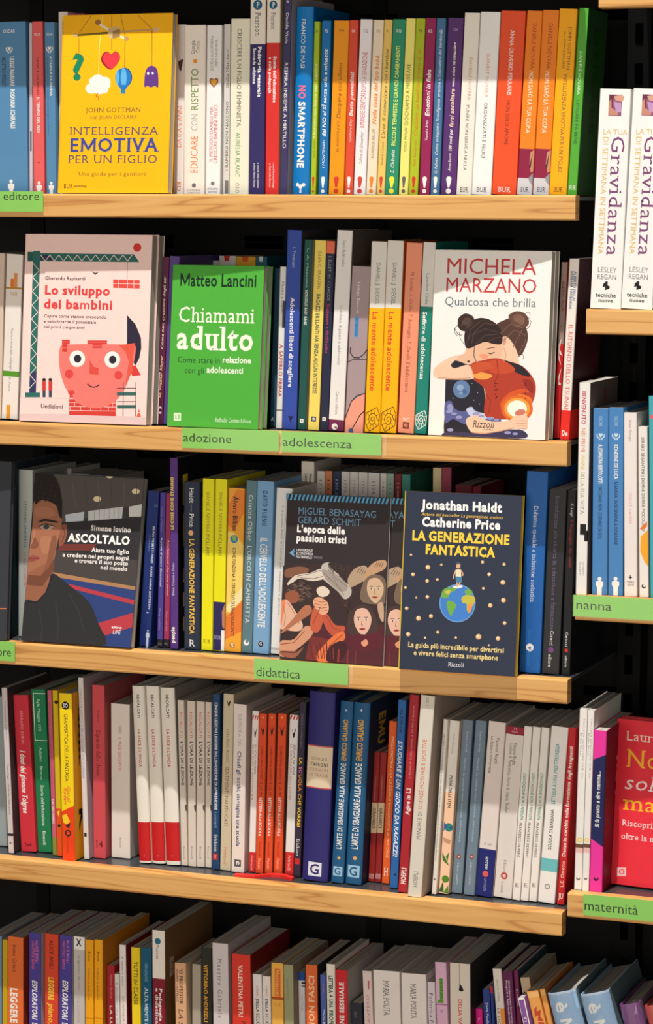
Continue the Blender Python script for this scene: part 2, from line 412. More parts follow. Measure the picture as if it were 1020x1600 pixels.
            circ(a[1] - q * 1.9 / PXM, 0.5, q * 0.55, c, 10)
        elif k == 'naut':                                # nautilus in a polygon, drawn in lines
            v, c, f = V(a[1]), a[2], a[3]; q = 0.52 * t
            ring = [(t / 2 + f * q * x, v + q * y_) for x, y_ in ((0.5, 1.5), (0.85, 0.7), (0.8, -0.6), (-0.35, -1.4), (-0.85, -0.5), (-0.8, 0.75))]
            spr = [(t / 2 + q * 0.62 * (1 - j / 22) * math.cos(j * 0.62), v + q * 0.85 * (1 - j / 22) * math.sin(j * 0.62)) for j in range(22)]
            for p0, p1 in zip(ring, ring[1:] + ring[:1]): ln(p0, p1, .0009, c)
            for p0, p1 in zip(spr, spr[1:]): ln(p0, p1, .0009, c)
            for j in range(0, 10): ln(spr[j], (t / 2 + q * 0.85 * math.cos(j * 0.62), v + q * 1.2 * math.sin(j * 0.62)), .0006, c)
        elif k == 'sq':                                  # small square emblem
            v, c, c2 = V(a[1]), a[2], a[3]; q = (a[4] if len(a) > 4 else 0.2) * t
            poly([(t / 2 - q, v - q), (t / 2 + q, v - q), (t / 2 + q, v + q), (t / 2 - q, v + q)], c)
            poly([(t / 2 + q * 0.6 * math.cos(j), v + q * 0.6 * math.sin(j)) for j in (0, 0.9, 1.9, 2.6, 3.9, 5.0)], c2)
            poly([(t / 2 - q * 0.25, v - q * 0.5), (t / 2 + q * 0.05, v - q * 0.5), (t / 2 + q * 0.3, v + q * 0.3), (t / 2 - q * 0.1, v + q * 0.2)], c)
        elif k == 'heart':
            v, c, c2 = V(a[1]), a[2], a[3]; q = 0.3 * t
            for s_, cc in ((1.0, c), (0.66, c2)):
                poly([(t / 2 + q * x * s_, v + q * y_ * s_) for x, y_ in ((0, -1.1), (1, 0), (1, 0.7), (0.5, 1.0), (0, 0.6), (-0.5, 1.0), (-1, 0.7), (-1, 0))], cc)
        elif k == 'G':                                   # square monogram
            v, c = V(a[1]), a[2]; q = min(0.36 * t, 0.009)
            poly([(t / 2 - q, v - q), (t / 2 + q, v - q), (t / 2 + q, v + q), (t / 2 - q, v + q)], c)
            s = 1.4 * q / CAP; pg, wd = layout('G', 'Bs'); l = LY.get([(t / 2, v)])
            for p in pg: ink([(t / 2 + (x - wd / 2) * s, v - 0.7 * q + y * s) for x, y in p], l, base)
        elif k == 'stripes':                             # diagonal red and white stripes at the head
            y0, y1, c = a[1], a[2], a[3]; dy = (y1 - y0)
            for j in range(3):
                f = j * 0.36
                poly([(min(1, f) * t, V(y1)), (min(1, f + 0.18) * t, V(y1)), (min(1, f + 0.36) * t, V(y0)), (min(1, f + 0.18) * t, V(y0))], c)
        elif k == 'S':                                   # lettering or patch on the visible side board: text, y0, y1, depth fraction, size, colour
            polys, wd = layout(a[1], 'B'); s = a[5] / CAP; sx = (V(a[2]) - V(a[3])) / wd
            for p in polys: mb.face([(t + 0.00003, d * a[4] + y * s, V(a[2]) - x * sx) for x, y in p], M(a[6]))
    cov = mb.build('cover', root)
    pg = MB(); q = 0.004 if hard else 0.0006
    py0 = max(0.0015, (bul if bul else 0.0) + w)
    pg.box((w + 0.00003, py0, q), (t - w - 0.00003, d - (0.004 if hard else 0.0005), H - q), PAGE_X)
    p = pg.build('page_block', root); p['label'] = 'pale page block'
    if b['wrap']:
        wb = MB(); e = 0.0012
        nx, nz = 6, 14
        def wp(u, v, side):
            jit = random.uniform(-0.0004, 0.0007)
            return (u, (ysp(u) - e - jit), v)
        vv = [wp(t * i / nx, H * j / nz, 0) for j in range(nz + 1) for i in range(nx + 1)]
        ff = [(j * (nx + 1) + i, j * (nx + 1) + i + 1, (j + 1) * (nx + 1) + i + 1, (j + 1) * (nx + 1) + i) for j in range(nz) for i in range(nx)]
        wb.mesh(vv, ff, WRAP)
        tv = [(t * i / nx, max(0.001, d * j / 8), H + 0.001 + random.uniform(0, 0.004)) for j in range(9) for i in range(nx + 1)]
        tf = [(j * (nx + 1) + i, j * (nx + 1) + i + 1, (j + 1) * (nx + 1) + i + 1, (j + 1) * (nx + 1) + i) for j in range(8) for i in range(nx)]
        wb.mesh(tv, tf, WRAP)
        wb.build('shrink_wrap', root)['label'] = 'clear crinkled plastic wrap'
    return root

# ------------------------------------------------------------------ books, cover out
class Cover:
    """a book displayed with its front cover towards the aisle; artwork is set out in the cover's own plane"""
    def __init__(s, row, label, BL, BR, TL, sbL, sbR, t, col, o, scale, spine=None, hard=False, pages=None):
        z = SHELF_Z[row] + 0.0003; s.z = z; s.t = t; s.label = label; s.row = row; s.o = o; s.scale = scale
        A = Vector((x_on(BL, sbL, z), sbL, z)); Bp = Vector((x_on(BR, sbR, z), sbR, z))
        s.W = (Bp - A).length; e1 = (Bp - A).normalized(); nin = Vector((-e1.y, e1.x, 0))
        d = ray(*TL); k = (A - CAM).dot(e1) / d.dot(e1); Pt = CAM + d * k - A
        a, bb = Pt.z, Pt.dot(nin); s.H = math.hypot(a, bb); s.tilt = math.atan2(bb, a)
        up = (nin * math.sin(s.tilt) + Vector((0, 0, math.cos(s.tilt)))); nrm = e1.cross(up)      # nrm points away from the aisle
        s.A, s.e1, s.up = A, e1, up; s.nin2 = -up.cross(e1) if (-up.cross(e1)).y > 0 else up.cross(e1)
        lift = t * abs(math.sin(s.tilt)) if s.tilt > 0 else 0
        s.mw = Matrix(((e1.x, s.nin2.x, up.x, A.x), (e1.y, s.nin2.y, up.y, A.y), (e1.z, s.nin2.z, up.z, A.z + lift), (0, 0, 0, 1)))
        s.mb = MB(); s.base = M(col); s.LY = Layers(0.00002, 0.000005)
        s.hard = hard; s.pages = M(pages) if pages else PAGE_Y; s.spine = M(spine) if spine else s.base
        print('COVER', label[:40], 'W %.3f H %.3f tilt %.1f' % (s.W, s.H, math.degrees(s.tilt)))
    def uv(s, x, y):
        px, py = s.o[0] + x / s.scale, s.o[1] + y / s.scale
        d = ray(px, py); n = s.e1.cross(s.up); k = (s.A - CAM).dot(n) / d.dot(n); q = CAM + d * k - s.A
        return q.dot(s.e1), q.dot(s.up)
    def put(s, uvs, col, lay=0):
        uvs = [(min(max(u, 0.0002), s.W - 0.0002), min(max(v, 0.0002), s.H - 0.0002)) for u, v in uvs]
        l = lay or s.LY.get(uvs); s.mb.face([(u, -l, v) for u, v in uvs], M(col))
    def poly(s, pts, col): s.put([s.uv(*p) for p in pts], col)
    def blob(s, pts, col, n=4):                              # smooth closed outline through the points
        out = []; m = len(pts)
        for i in range(m):
            p0, p1, p2, p3 = pts[i - 1], pts[i], pts[(i + 1) % m], pts[(i + 2) % m]
            for j in range(n):
                q = j / n
                out.append(tuple(0.5 * (2 * p1[c] + (p2[c] - p0[c]) * q + (2 * p0[c] - 5 * p1[c] + 4 * p2[c] - p3[c]) * q * q + (3 * p1[c] - p0[c] - 3 * p2[c] + p3[c]) * q ** 3) for c in (0, 1)))
        s.poly(out, col)
    def rect(s, x0, y0, x1, y1, col): s.poly([(x0, y1), (x1, y1), (x1, y0), (x0, y0)], col)
    def ell(s, cx, cy, rx, ry, col, n=24, a0=0, a1=360):
        s.poly([(cx + rx * math.cos(math.radians(a0 + (a1 - a0) * k / n)), cy + ry * math.sin(math.radians(a0 + (a1 - a0) * k / n))) for k in range(n + (1 if a1 - a0 < 360 else 0))], col)
    def line(s, pts, wd, col):
        lay = s.LY.get([s.uv(*q) for q in pts])
        for (xa, ya), (xb, yb) in zip(pts, pts[1:]):
            L = math.hypot(xb - xa, yb - ya) or 1; nx, ny = -(yb - ya) / L * wd / 2, (xb - xa) / L * wd / 2
            s.put([s.uv(xa + nx, ya + ny), s.uv(xb + nx, yb + ny), s.uv(xb - nx, yb - ny), s.uv(xa - nx, ya - ny)], col, lay)
    def text(s, txt, x0, x1, ybase, cap, col, opts=''):
        polys, wd = layout(txt, opts)
        ua, v0 = s.uv(x0, ybase); ub, _ = s.uv(x1, ybase); _, v = s.uv((x0 + x1) / 2, ybase); _, v2 = s.uv((x0 + x1) / 2, ybase - cap)
        sx, sy = (ub - ua) / wd, (v2 - v) / CAP
        m = M(col); l = s.LY.get([(ua, v), (ub, v2)])
        for p in polys:
            q = [(ua + x * sx, v + y * sy) for x, y in p]
            if all(0 <= a <= s.W for a, _ in q): s.mb.face([(a, -l, b) for a, b in q], m)
    def done(s, group):
        t, W, H = s.t, s.W, s.H; w = 0.0018 if s.hard else 0.0006; r = min(0.0015, t * 0.3)
        root = empty('hardback_book' if s.hard else 'paperback_book', (0, 0, 0), s.label, 'book', group); root.matrix_world = s.mw
        arc = [(W, 0)] + [(r - r * math.sin(math.radians(a)), r - r * math.cos(math.radians(a))) for a in (0, 30, 60, 90)] + [(r - r * math.cos(math.radians(a)), t - r + r * math.sin(math.radians(a))) for a in (0, 30, 60, 90)] + [(W, t)]
        inn = [(min(max(x, w), W), min(max(y, w), t - w)) for x, y in arc]; n = len(arc); mb = s.mb
        for i in range(n - 1):
            m = s.base if i == 0 else s.spine
            (xa, ya), (xc, yc) = arc[i], arc[i + 1]
            mb.face([(xa, ya, 0), (xc, yc, 0), (xc, yc, H), (xa, ya, H)], m)
            mb.face([(inn[i + 1][0], inn[i + 1][1], 0), (inn[i][0], inn[i][1], 0), (inn[i][0], inn[i][1], H), (inn[i + 1][0], inn[i + 1][1], H)], m)
            for zc in (0, H): mb.face([(xa, ya, zc), (xc, yc, zc), (inn[i + 1][0], inn[i + 1][1], zc), (inn[i][0], inn[i][1], zc)], m)
        for i in (0, n - 1): mb.face([(*arc[i], 0), (*inn[i], 0), (*inn[i], H), (*arc[i], H)], s.base)
        mb.build('cover', root)
        g = MB(); q = 0.003 if s.hard else 0.0008
        g.box((w, w + 0.00005, q), (W - q, t - w - 0.00005, H - q), s.pages)
        g.build('page_block', root)['label'] = 'pale page block' if s.pages == PAGE_Y else 'yellow-edged page block'
        s.root = root; return root
    def again(s, dx, dy, label, dz=0.0):
        c = s.root.copy(); COL.objects.link(c); c['label'] = label
        mw = s.mw.copy(); off = s.e1 * dx + Vector((0, dy, dz)); mw.translation = mw.translation + off; c.matrix_world = mw
        for ch in list(s.root.children):
            k = ch.copy(); COL.objects.link(k); k.parent = c
        return c

# ------------------------------------------------------------------ colours
WH = (240, 238, 234); CR = (236, 228, 214); DK = (45, 42, 44); GR = (120, 116, 114); NV = (42, 40, 92); RD = (205, 42, 40); OR = (232, 120, 45); YE = (250, 205, 40); BK = (20, 20, 22)
BL_ = (84, 136, 178); TAN = (205, 160, 115)

# ------------------------------------------------------------------ topmost row, spine out
B(1, 'broad slate blue spine at the left end of the topmost row', -8, 45, -12, 35, BL_, [('h', 'OSCAR', 52, .18, 5, WH), ('hands', 77, WH), ('d', 'ULISSE MARIANI   ROSANNA SCHIRALLI', 89, 201, .58, .13, WH, 'b'), ('d', 'NOSTRO FIGLIO', 90, 136, .33, .11, (40, 70, 110), 'b'), ('fig', 294, WH)], d=.14)
B(1, 'very thin pale mauve booklet between the slate blue and coral spines', 46, 50.5, 45.5, 36, (205, 190, 200), [('r', 205, 236, (60, 60, 90), .3, .8)], sb=.03)
B(1, 'slim coral red spine near the left end of the topmost row', 53, 69.5, 49.7, 34, (224, 96, 96), [('h', 'OSCAR', 56, .3, 4, WH), ('d', 'DANIELA LUCANGELI', 89, 148, .5, .22, (130, 40, 50), 'b'), ('d', 'IL TEMPO DEL NOI', 152, 208, .5, .26, WH, 'b'), ('h', '•', 256, .15, 4, DK), ('fig', 295, WH)])
B(1, 'slim slate blue spine squeezed beside the yellow cover with the mobile', 72.5, 88, 69, 35, BL_, [('h', 'OSCAR', 56, .3, 4, WH), ('hands', 76, WH), ('d', 'A TAVOLA E A NANNA', 88, 150, .62, .2, WH, 'b'), ('d', 'Di emozioni in buone abitudini per mangiare e dormire', 90, 212, .3, .15, (40, 70, 110)), ('fig', 295, WH)])
B(1, 'cream spine peeking out behind the yellow cover with the mobile', 93, 108, 91, 19, (225, 215, 205), [('d', 'CREPET', 34, 56, .5, .2, GR)], sb=.034)
B(1, 'thin rose red book top showing behind the yellow cover', 109, 133, 107.5, 21.5, (170, 60, 90), sb=.036)
B(1, 'white spine with orange lettering tucked behind the yellow cover', 269, 286, 274, 39, (240, 232, 228), [('u', 'DA 0 A 5 ANNI', 165, 231, .55, .4, OR), ('p', [(.3, 96), (.8, 92), (.6, 112), (.4, 108)], (90, 60, 50)), ('d', 'ED', 284, 300, .6, .3, OR, 'b'), ('r', 180, 300, (245, 180, 120), 0, .12)], sb=.032)
B(1, 'wide cream spine with orange, grey and green lettering and an orange dot', 286.5, 319, 288.5, 40, (240, 231, 220), [('u', 'EDUCARE', 212, 271, .5, .34, OR), ('u', 'CON', 178, 205, .5, .3, (170, 175, 170)), ('u', 'RISPETTO', 107, 173, .5, .34, (105, 140, 70)), ('c', 96, .52, .1, (240, 150, 30)), ('u', 'Giorgia', 64, 85, .4, .17, DK, 's'), ('u', 'Cozza', 65, 83, .62, .17, DK, 's'), ('c', 290, .5, .1, (110, 105, 105)), ('h', 'IL LEONE VERDE', 299, .3, 3, GR), ('h', 'IL BAMBINO NATURALE', 303, .3, 3, GR)])
B(1, 'white spine with a golden heart and small red capitals', 320.5, 343.5, 323.5, 40, (240, 238, 236), [('u', 'IL METODO DANESE PER', 167, 253, .36, .22, (190, 70, 90)), ('u', 'CRESCERE BAMBINI FELICI', 164, 256, .66, .24, (215, 50, 70)), ('u', 'JESSICA ALEXANDRA', 56, 110, .34, .18, GR), ('u', 'IBEN SANDAHL', 62, 104, .64, .18, GR), ('heart', 129, (150, 95, 50), (235, 170, 60)), ('c', 287, .5, .13, GR), ('h', 'NEWTON COMPTON', 297, .36, 3, GR, 'b'), ('h', 'EDITORI', 302, .3, 3, GR, 'b')])
B(1, 'narrow grey-white spine with olive black serif capitals', 348, 357.8, 350, 38, (214, 212, 208), [('u', 'I BAMBINI NON NASCONO', 158, 267, .6, .4, (70, 66, 40), 'sb'), ('u', 'Giulia Marchesi', 77, 138, .6, .42, (90, 86, 60), 's'), ('r', 282, 303, GR, .3, .9)])
B(1, 'wide ivory spine with thin dark and green capitals', 358, 388, 361, 30, (236, 232, 210), [('d', 'CRESCERE UN FIGLIO FEMMINISTA', 45, 198, .45, .22, (80, 82, 70)), ('d', 'AURÉLIA BLANC', 207, 277, .42, .22, (90, 150, 100)), ('d', 'O I O', 286, 302, .42, .2, GR)])
def pearson(y0, y1, c, t1, t2, b1, b2): return [('r', -60, y1, CR), ('c', 8, .48, .3, (20, 95, 130)), ('h', 'P', 12, .1, 8, WH, 'b'), ('d', 'Pearson', 20, y0, .5, .34, (40, 60, 80), 's'), ('d', t1[0], t1[1], t1[2], .64, .22, WH, 'B'), ('d', t2[0], t2[1], t2[2], .3, .2, WH, 'b'), ('d', b1, 254, 294, .62, .12, WH), ('d', b2, 255, 293, .36, .12, WH)]
B(1, 'tall two-tone spine, cream head over navy, cut by the top of the photo', 388.5, 412, 391.5, -15, (48, 42, 98), pearson(56, 69, 0, ('Pedagogia generale', 73, 152), ('Seconda edizione', 75, 131), 'a cura di Silvia Kanizsa', 'e Anna Marina Mariani'), side=(150, 60, 95), d=.15, sb=.02)
B(1, 'tall two-tone spine, cream head over bright red, cut by the top of the photo', 414, 435, 417, -12, (216, 48, 46), pearson(46, 67, 0, ("Storia dell'educazione", 88, 160), ('e della pedagogia', 89, 146), 'a cura di Simonetta Polenghi', 'e Gabriella Seveso'), side=(185, 175, 120), d=.15, sb=.02)
B(1, 'indigo spine with white capitals and a pale side, right of the tall red one', 436.5, 448, 444, -6, (60, 54, 98), [('h', 'E', 4, .2, 8, WH), ('d', 'Davide Viola', 20, 68, .5, .34, WH), ('d', 'RESPIRA INSIEME A MIRTILLO', 97, 232, .5, .42, WH)], side=(190, 182, 190), sb=.02, d=.15)
B(1, 'bright azure spine with bold white capitals and one pink word', 456, 485, 463, 11, (0, 118, 192), [('d', 'FRANCO DE MASI', 30, 107, .45, .24, WH), ('d', 'NO', 133, 155, .46, .38, (240, 110, 140), 'B'), ('d', 'SMARTPHONE', 159, 263, .46, .38, WH, 'B'), ('c', 292, .5, .12, WH), ('c', 289, .32, .1, WH), ('c', 289, .68, .1, WH), ('p', [(.44, 302), (.56, 302), (.53, 290), (.47, 290)], WH)], bulge=.003, sb=.022)
U = []
def UPPA(label, xb0, xb1, xt0, yt, col, txt, ty, au, ay, tc, ac, ec, opts='i', num='', nc=DK, h=.4, ah=.27):
    B(1, label, xb0, xb1, xt0, yt, col, [('u', txt, ty[0], ty[1], .5, h, tc, opts), ('u', au, ay[0], ay[1], .5, ah, ac, 'i'), ('!', ec)] + ([('h', num, 51, .2, 4, nc)] if num else []))
UPPA('thin lime green spine standing against the bright azure one', 484.5, 493, 491, 34, (168, 192, 32), 'I bambini non hanno mai i capricci', (100, 216), 'Paolo Ficker', (219, 247), (250, 250, 225), (90, 90, 40), (205, 50, 40), 'i', '84')
UPPA('royal blue spine with a white exclamation mark, left of the broad amber one', 497, 511, 503, 33, (18, 112, 180), 'dal NO al SÌ senza urla e minacce', (77, 214), 'I MONTINARI', (219, 263), WH, WH, WH, 'ib', '75', WH)
UPPA('broad amber spine with brown handwriting and a red exclamation mark', 513, 537, 522, 33, (238, 152, 18), 'Disciplina con affetto', (99, 186), 'EL MAMANI E CO', (189, 238), (120, 60, 30), (120, 60, 30), (205, 60, 40), 'i', '79', (120, 60, 30), .26, .16)
UPPA('brick red spine with white handwriting, right of the broad amber one', 537.5, 551, 546, 32, (218, 76, 52), 'Basta pannolini!', (113, 182), 'Goldiere Diry', (186, 223), WH, (250, 210, 200), WH, 'ib', '80', WH)
UPPA('pale grey spine with condensed red capitals and a brick red exclamation mark', 552, 570.5, 563, 31, (236, 232, 235), 'RIMANERE GENITORI DOPO LA SEPARAZIONE', (82, 200), 'Sabina du Douarher', (206, 257), (200, 80, 90), GR, (205, 70, 60), '', 'EQ', GR)
UPPA('pale beige spine with orange handwriting and an orange exclamation mark', 571.5, 587, 584, 32, (236, 220, 194), 'Nella testa del tuo bebè', (87, 195), 'FLORENCE MILLOT', (202, 248), (225, 125, 50), (80, 70, 60), (232, 130, 40), 'ib', 'EQ', GR)
UPPA('mustard tan spine with dark handwriting beside the sea green one', 588, 600.5, 600.5, 31.5, (230, 196, 104), "L'arte di comunicare con i bambini", (77, 217), 'Susanna Cattoni', (222, 259), (70, 60, 40), (110, 90, 50), (205, 60, 45), 'i', '81')
UPPA('sea green spine with yellow capitals and a yellow exclamation mark', 601, 622, 614, 31, (40, 142, 106), 'PICCOLE TEMPESTE E GRANDI CAMBIAMENTI', (72, 228), 'E. Châtelet', (235, 271), (225, 235, 110), WH, (240, 230, 60), 'b', 'EQ', WH, .3, .26)
UPPA('pale lemon spine with thin dark capitals and a grey exclamation mark', 622.5, 637, 634.5, 29.5, (240, 230, 124), 'GIOCHIAMO A MEDITARE', (100, 197), 'YOGA MONTI', (200, 238), (70, 66, 50), (70, 66, 50), (100, 96, 100), '')
UPPA('lime green spine with orange handwriting, left of the maroon one', 638, 653.5, 650, 29.5, (172, 188, 32), 'Crescere un bambino sicuro di sé', (78, 213), 'Paola Santagostino', (218, 260), (220, 90, 40), (200, 90, 40), (210, 50, 40), 'i', '78')
UPPA('maroon spine with white handwriting and a white exclamation mark', 654.5, 670.5, 665, 29, (148, 32, 86), 'Emozioni in fiaba', (109, 182), 'Veronica Arlati', (188, 220), WH, WH, WH, 'ib', '82', WH)
UPPA('steel blue spine with cramped white handwriting, left of the purple one', 672, 686.5, 682, 29, (66, 112, 154), "Come sviluppare l'intelligenza emotiva e l'autostima del bambino", (50, 243), 'G. Pallotta', (247, 272), (225, 235, 245), WH, WH, 'i', '100', WH, .32)
B(1, 'broad purple spine with white and cream handwriting and white exclamation mark', 688, 712, 700, 29, (86, 46, 112), [('u', 'Anna Bacon', 230, 268, .5, .16, WH, 'ib'), ('u', '100 modi per', 202, 237, .5, .2, WH, 'ib'), ('u', 'farsi ascoltare', 139, 199, .5, .26, (240, 215, 180), 'ib'), ('u', 'senza urlare né minacciare', 67, 136, .5, .18, WH, 'ib'), ('!', WH), ('h', '120', 49, .15, 4, (190, 160, 205))][1:] + [('u', 'Anna Bacon', 240, 268, .5, .16, WH, 'i')])
BUR = lambda c: ('h', 'BUR', 301, .26, 8, c, 's')
B(1, 'off-white spine with tan and dark capitals, right of the purple one', 712.5, 736, 726, 21, (238, 233, 222), [('d', 'DANIELE NOVARA', 90, 157, .55, .2, (200, 140, 130)), ('d', 'PUNIRE NON SERVE A NULLA', 164, 267, .5, .2, (70, 66, 66)), BUR(DK)])
B(1, 'broad white spine with pale orange and dark capitals, left of the vermilion one', 736.5, 767, 751, 20, (240, 239, 238), [('d', 'DANIELE NOVARA', 85, 153, .5, .17, (225, 165, 130)), ('d', 'ORGANIZZATI E FELICI', 160, 248, .5, .17, (70, 66, 66)), BUR(DK)])
B(1, 'very broad vermilion spine with white and dark capitals', 768, 806, 783, 18.5, (236, 82, 38), [('d', 'ANNA OLIVERIO FERRARIS', 48, 150, .5, .17, WH), ('d', 'NON SOLO AMORE', 157, 227, .48, .15, (110, 40, 30)), BUR(WH)])
COPIA = [('d', 'DANIELE NOVARA', 37, 108, .55, .26, (170, 60, 30)), ('d', 'NON SARÒ LA TUA COPIA', 112, 208, .5, .28, (250, 240, 220)), ('r', 233, 279, (140, 30, 66)), ('r', 279, 305, (205, 205, 210)), ('p', [(.75, 238), (1, 234), (1, 268), (.85, 270), (.72, 256)], (200, 140, 110)), ('p', [(.7, 262), (.9, 238), (.82, 262)], (60, 40, 40)), ('p', [(.7, 279), (1, 270), (1, 290), (.8, 285)], (150, 150, 155)), BUR((70, 70, 80))]
B(1, 'first of two orange spines with maroon and stone grey foot, beside the vermilion one', 807, 831, 823.5, 18, (240, 132, 32), COPIA)
B(1, 'second of two orange spines with maroon and stone grey foot, beside the amber one', 832, 857, 848, 17, (240, 132, 32), COPIA)
B(1, 'amber yellow spine leaning against the green one at the row end', 857.5, 885, 874, 15, (250, 174, 14), [('d', 'JOHN GOTTMAN', 43, 110, .68, .18, (110, 80, 40)), ('d', 'con JOAN DECLAIRE', 50, 108, .4, .13, (110, 80, 40)), ('d', 'INTELLIGENZA EMOTIVA PER UN FIGLIO', 116, 270, .55, .22, (95, 75, 60)), BUR((110, 80, 30))])
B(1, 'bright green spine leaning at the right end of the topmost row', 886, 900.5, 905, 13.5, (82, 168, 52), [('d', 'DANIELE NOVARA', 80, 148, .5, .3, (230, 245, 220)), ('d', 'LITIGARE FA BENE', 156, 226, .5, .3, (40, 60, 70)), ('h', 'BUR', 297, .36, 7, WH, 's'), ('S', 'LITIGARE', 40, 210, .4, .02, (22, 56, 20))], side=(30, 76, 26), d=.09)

# ------------------------------------------------------------------ second row, spine out
B(2, 'beige spine cut by the left border of the photo, second row', -22, 1, -16, 396, (216, 196, 178))
B(2, 'white spine with ochre bars and a green stripe beside the pink cover', 2, 27, 10.5, 398, (236, 228, 220), [('r', 436, 449, OR, .3, .5), ('r', 427, 449, (226, 150, 90), .5, .72), ('r', 449, 452, (190, 140, 60)), ('h', '168', 462, .25, 6, (200, 170, 110)), ('d', 'Teoria e storia della pedagogia', 513, 578, .5, .14, GR), ('r', 580, 588.5, (88, 152, 42)), ('d', 'R. Farnè', 590, 612, .45, .12, GR), ('r', 633, 655, (225, 155, 55), .3, .55)], side=(205, 200, 196))
B(2, 'dark plum spine with cream handwriting behind the pink cover', 243.5, 254, 254, 402, (92, 32, 66), [('u', 'M. Wenner Moyer', 556, 622, .45, .34, (240, 200, 150), 'ib'), ('u', 'Come non crescere degli str', 432, 546, .45, .34, (235, 210, 190), 'ib'), ('h', 'C', 646, .3, 10, WH, 'B')], sb=.03)
B(2, 'violet spine half hidden behind the green cover, beside the dark plum one', 254.5, 270, 265, 401, (88, 68, 136), sb=.03)
B(2, 'narrow teal blue spine behind the page edges of the two green books', 421, 430, 429, 420, (42, 80, 104), [('h', 'A', 658, .3, 6, WH, 'b')], sb=.05)
B(2, 'narrow pale spine with red capitals left of the cobalt blue one', 430.5, 440, 437.5, 417, (224, 224, 220), [('d', 'Marina e Gianni', 440, 490, .55, .4, (60, 70, 70)), ('r', 470, 512, (60, 66, 66), .6, 1), ('d', 'A SAPERLO PRIMA', 538, 620, .55, .55, (180, 50, 50), 'b'), ('r', 640, 642, GR)], sb=.03)
B(2, 'cobalt blue spine with white lettering, tall, left of the dark green one', 440.5, 464, 449, 360, (50, 76, 168), [('d', 'I. Tramhani', 386, 418, .5, .2, (170, 185, 225)), ('d', 'Adolescenti liberi di scegliere', 465, 605, .5, .3, WH, 'b'), ('p', [(.4, 650), (.8, 650), (.65, 656), (.6, 662), (.5, 655)], (20, 30, 80))], side=(66, 66, 70))
B(2, 'dark bottle green spine between the cobalt and the pale yellow ones', 464.5, 477, 475.5, 375, (26, 82, 76), [('d', 'L. A. Mazzone', 388, 450, .5, .22, (190, 210, 200)), ('d', 'NON SOLO BABY GANG', 453, 508, .5, .32, WH, 'b'), ('sq', 658, WH, (26, 82, 76), .22)], side=(190, 182, 165), sb=.026)
B(2, 'pale yellow spine with dark green capitals', 480.5, 498, 492, 376, (241, 216, 104), [('d', 'ELLEN C. BRAATEN', 392, 452, .5, .26, (120, 105, 50)), ('d', 'RAGAZZI BRILLANTI MA SENZA ALCUN INTERESSE', 459, 615, .5, .34, (40, 80, 80), 'b'), ('sq', 655, (36, 44, 80), WH, .22)], side=(90, 45, 40))
B(2, 'midnight blue spine with a coral head and pink lettering', 499, 512, 510, 377, (36, 40, 68), [('r', 370, 396.5, (226, 112, 82)), ('d', 'I. ELLET  M. CORCOS', 400, 470, .5, .32, (150, 150, 165)), ('d', 'Trattenere e disobbedire', 474, 552, .5, .34, (205, 70, 110), 's'), ('sq', 655, WH, (36, 40, 68), .2)])
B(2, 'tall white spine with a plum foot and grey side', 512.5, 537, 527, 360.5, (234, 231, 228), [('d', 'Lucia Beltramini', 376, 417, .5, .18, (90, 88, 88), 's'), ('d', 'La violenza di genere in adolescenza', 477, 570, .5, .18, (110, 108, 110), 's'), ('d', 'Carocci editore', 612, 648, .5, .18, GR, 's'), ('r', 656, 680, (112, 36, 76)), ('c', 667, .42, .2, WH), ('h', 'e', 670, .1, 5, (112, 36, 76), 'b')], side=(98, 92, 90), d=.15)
B(2, 'mauve spine with black line drawing and a blue patch', 538, 567, 550, 417, (168, 148, 152), [('d', 'Lavinia Bianchi', 441, 490, .42, .14, WH, 's'), ('r', 495, 527, (74, 152, 216), .28, .5), ('d', 'ADOLESCENZE', 497, 525, .39, .12, (40, 80, 130), 'b'), ('p', [(0, 655), (.3, 628), (1, 614), (1, 690), (0, 690)], (238, 156, 134)), ('l', [(0, 656), (.3, 628), (.6, 618), (1, 614)], 1.6, (40, 30, 40)), ('l', [(0, 567), (.3, 562), (1, 561)], 1.2, (40, 30, 40)), ('l', [(.12, 543), (.12, 552), (.3, 559), (.6, 559), (.85, 553), (1, 546)], 1.6, (40, 30, 40)), ('l', [(.35, 674), (.6, 660), (.8, 648), (1, 642)], 1.6, (40, 30, 40)), ('c', 674, .35, .13, (60, 90, 130))], sb=.026)
SIE = [('r', 370, 481, (228, 224, 216)), ('d', 'DANIEL J. SIEGEL', 410, 476, .5, .24, (110, 105, 105)), ('d', 'La mente adolescente', 487, 611, .42, .34, (222, 72, 34), 'b'), ('naut', 656, (60, 40, 20), 1)]
B(2, 'first of two white and yellow spines with a line-drawn shell, beside the mauve one', 569, 593, 580.5, 378, (252, 184, 0), SIE, sb=.02)
B(2, 'second of two white and yellow spines with a line-drawn shell, beside the salmon one', 593.5, 618.5, 605.5, 376.5, (252, 184, 0), SIE, side=(205, 96, 24), sb=.02)
B(2, 'salmon spine with dark red italic lettering', 621, 646, 635, 380, (242, 152, 118), [('d', 'M. Lancini, L. Cirillo, T. Scodeggio, T. Zanella', 425, 562, .46, .2, (150, 60, 50), 'si'), ('d', "L'adolescente", 566, 613, .45, .24, (110, 30, 30), 'sb'), ('h', 'RC', 658, .2, 5, WH), ('sq', 665, (120, 60, 50), (242, 152, 118), .2)])
B(2, 'teal spine with a pale head and white shell drawing, beside the embrace cover', 647, 666, 661.5, 379, (22, 132, 116), [('r', 370, 479, (226, 222, 216)), ('d', 'Loredana Cirillo', 427, 476, .5, .24, (60, 120, 110)), ('d', 'Soffrire di adolescenza', 487, 593, .4, .32, WH, 'b'), ('naut', 657, WH, 1)])
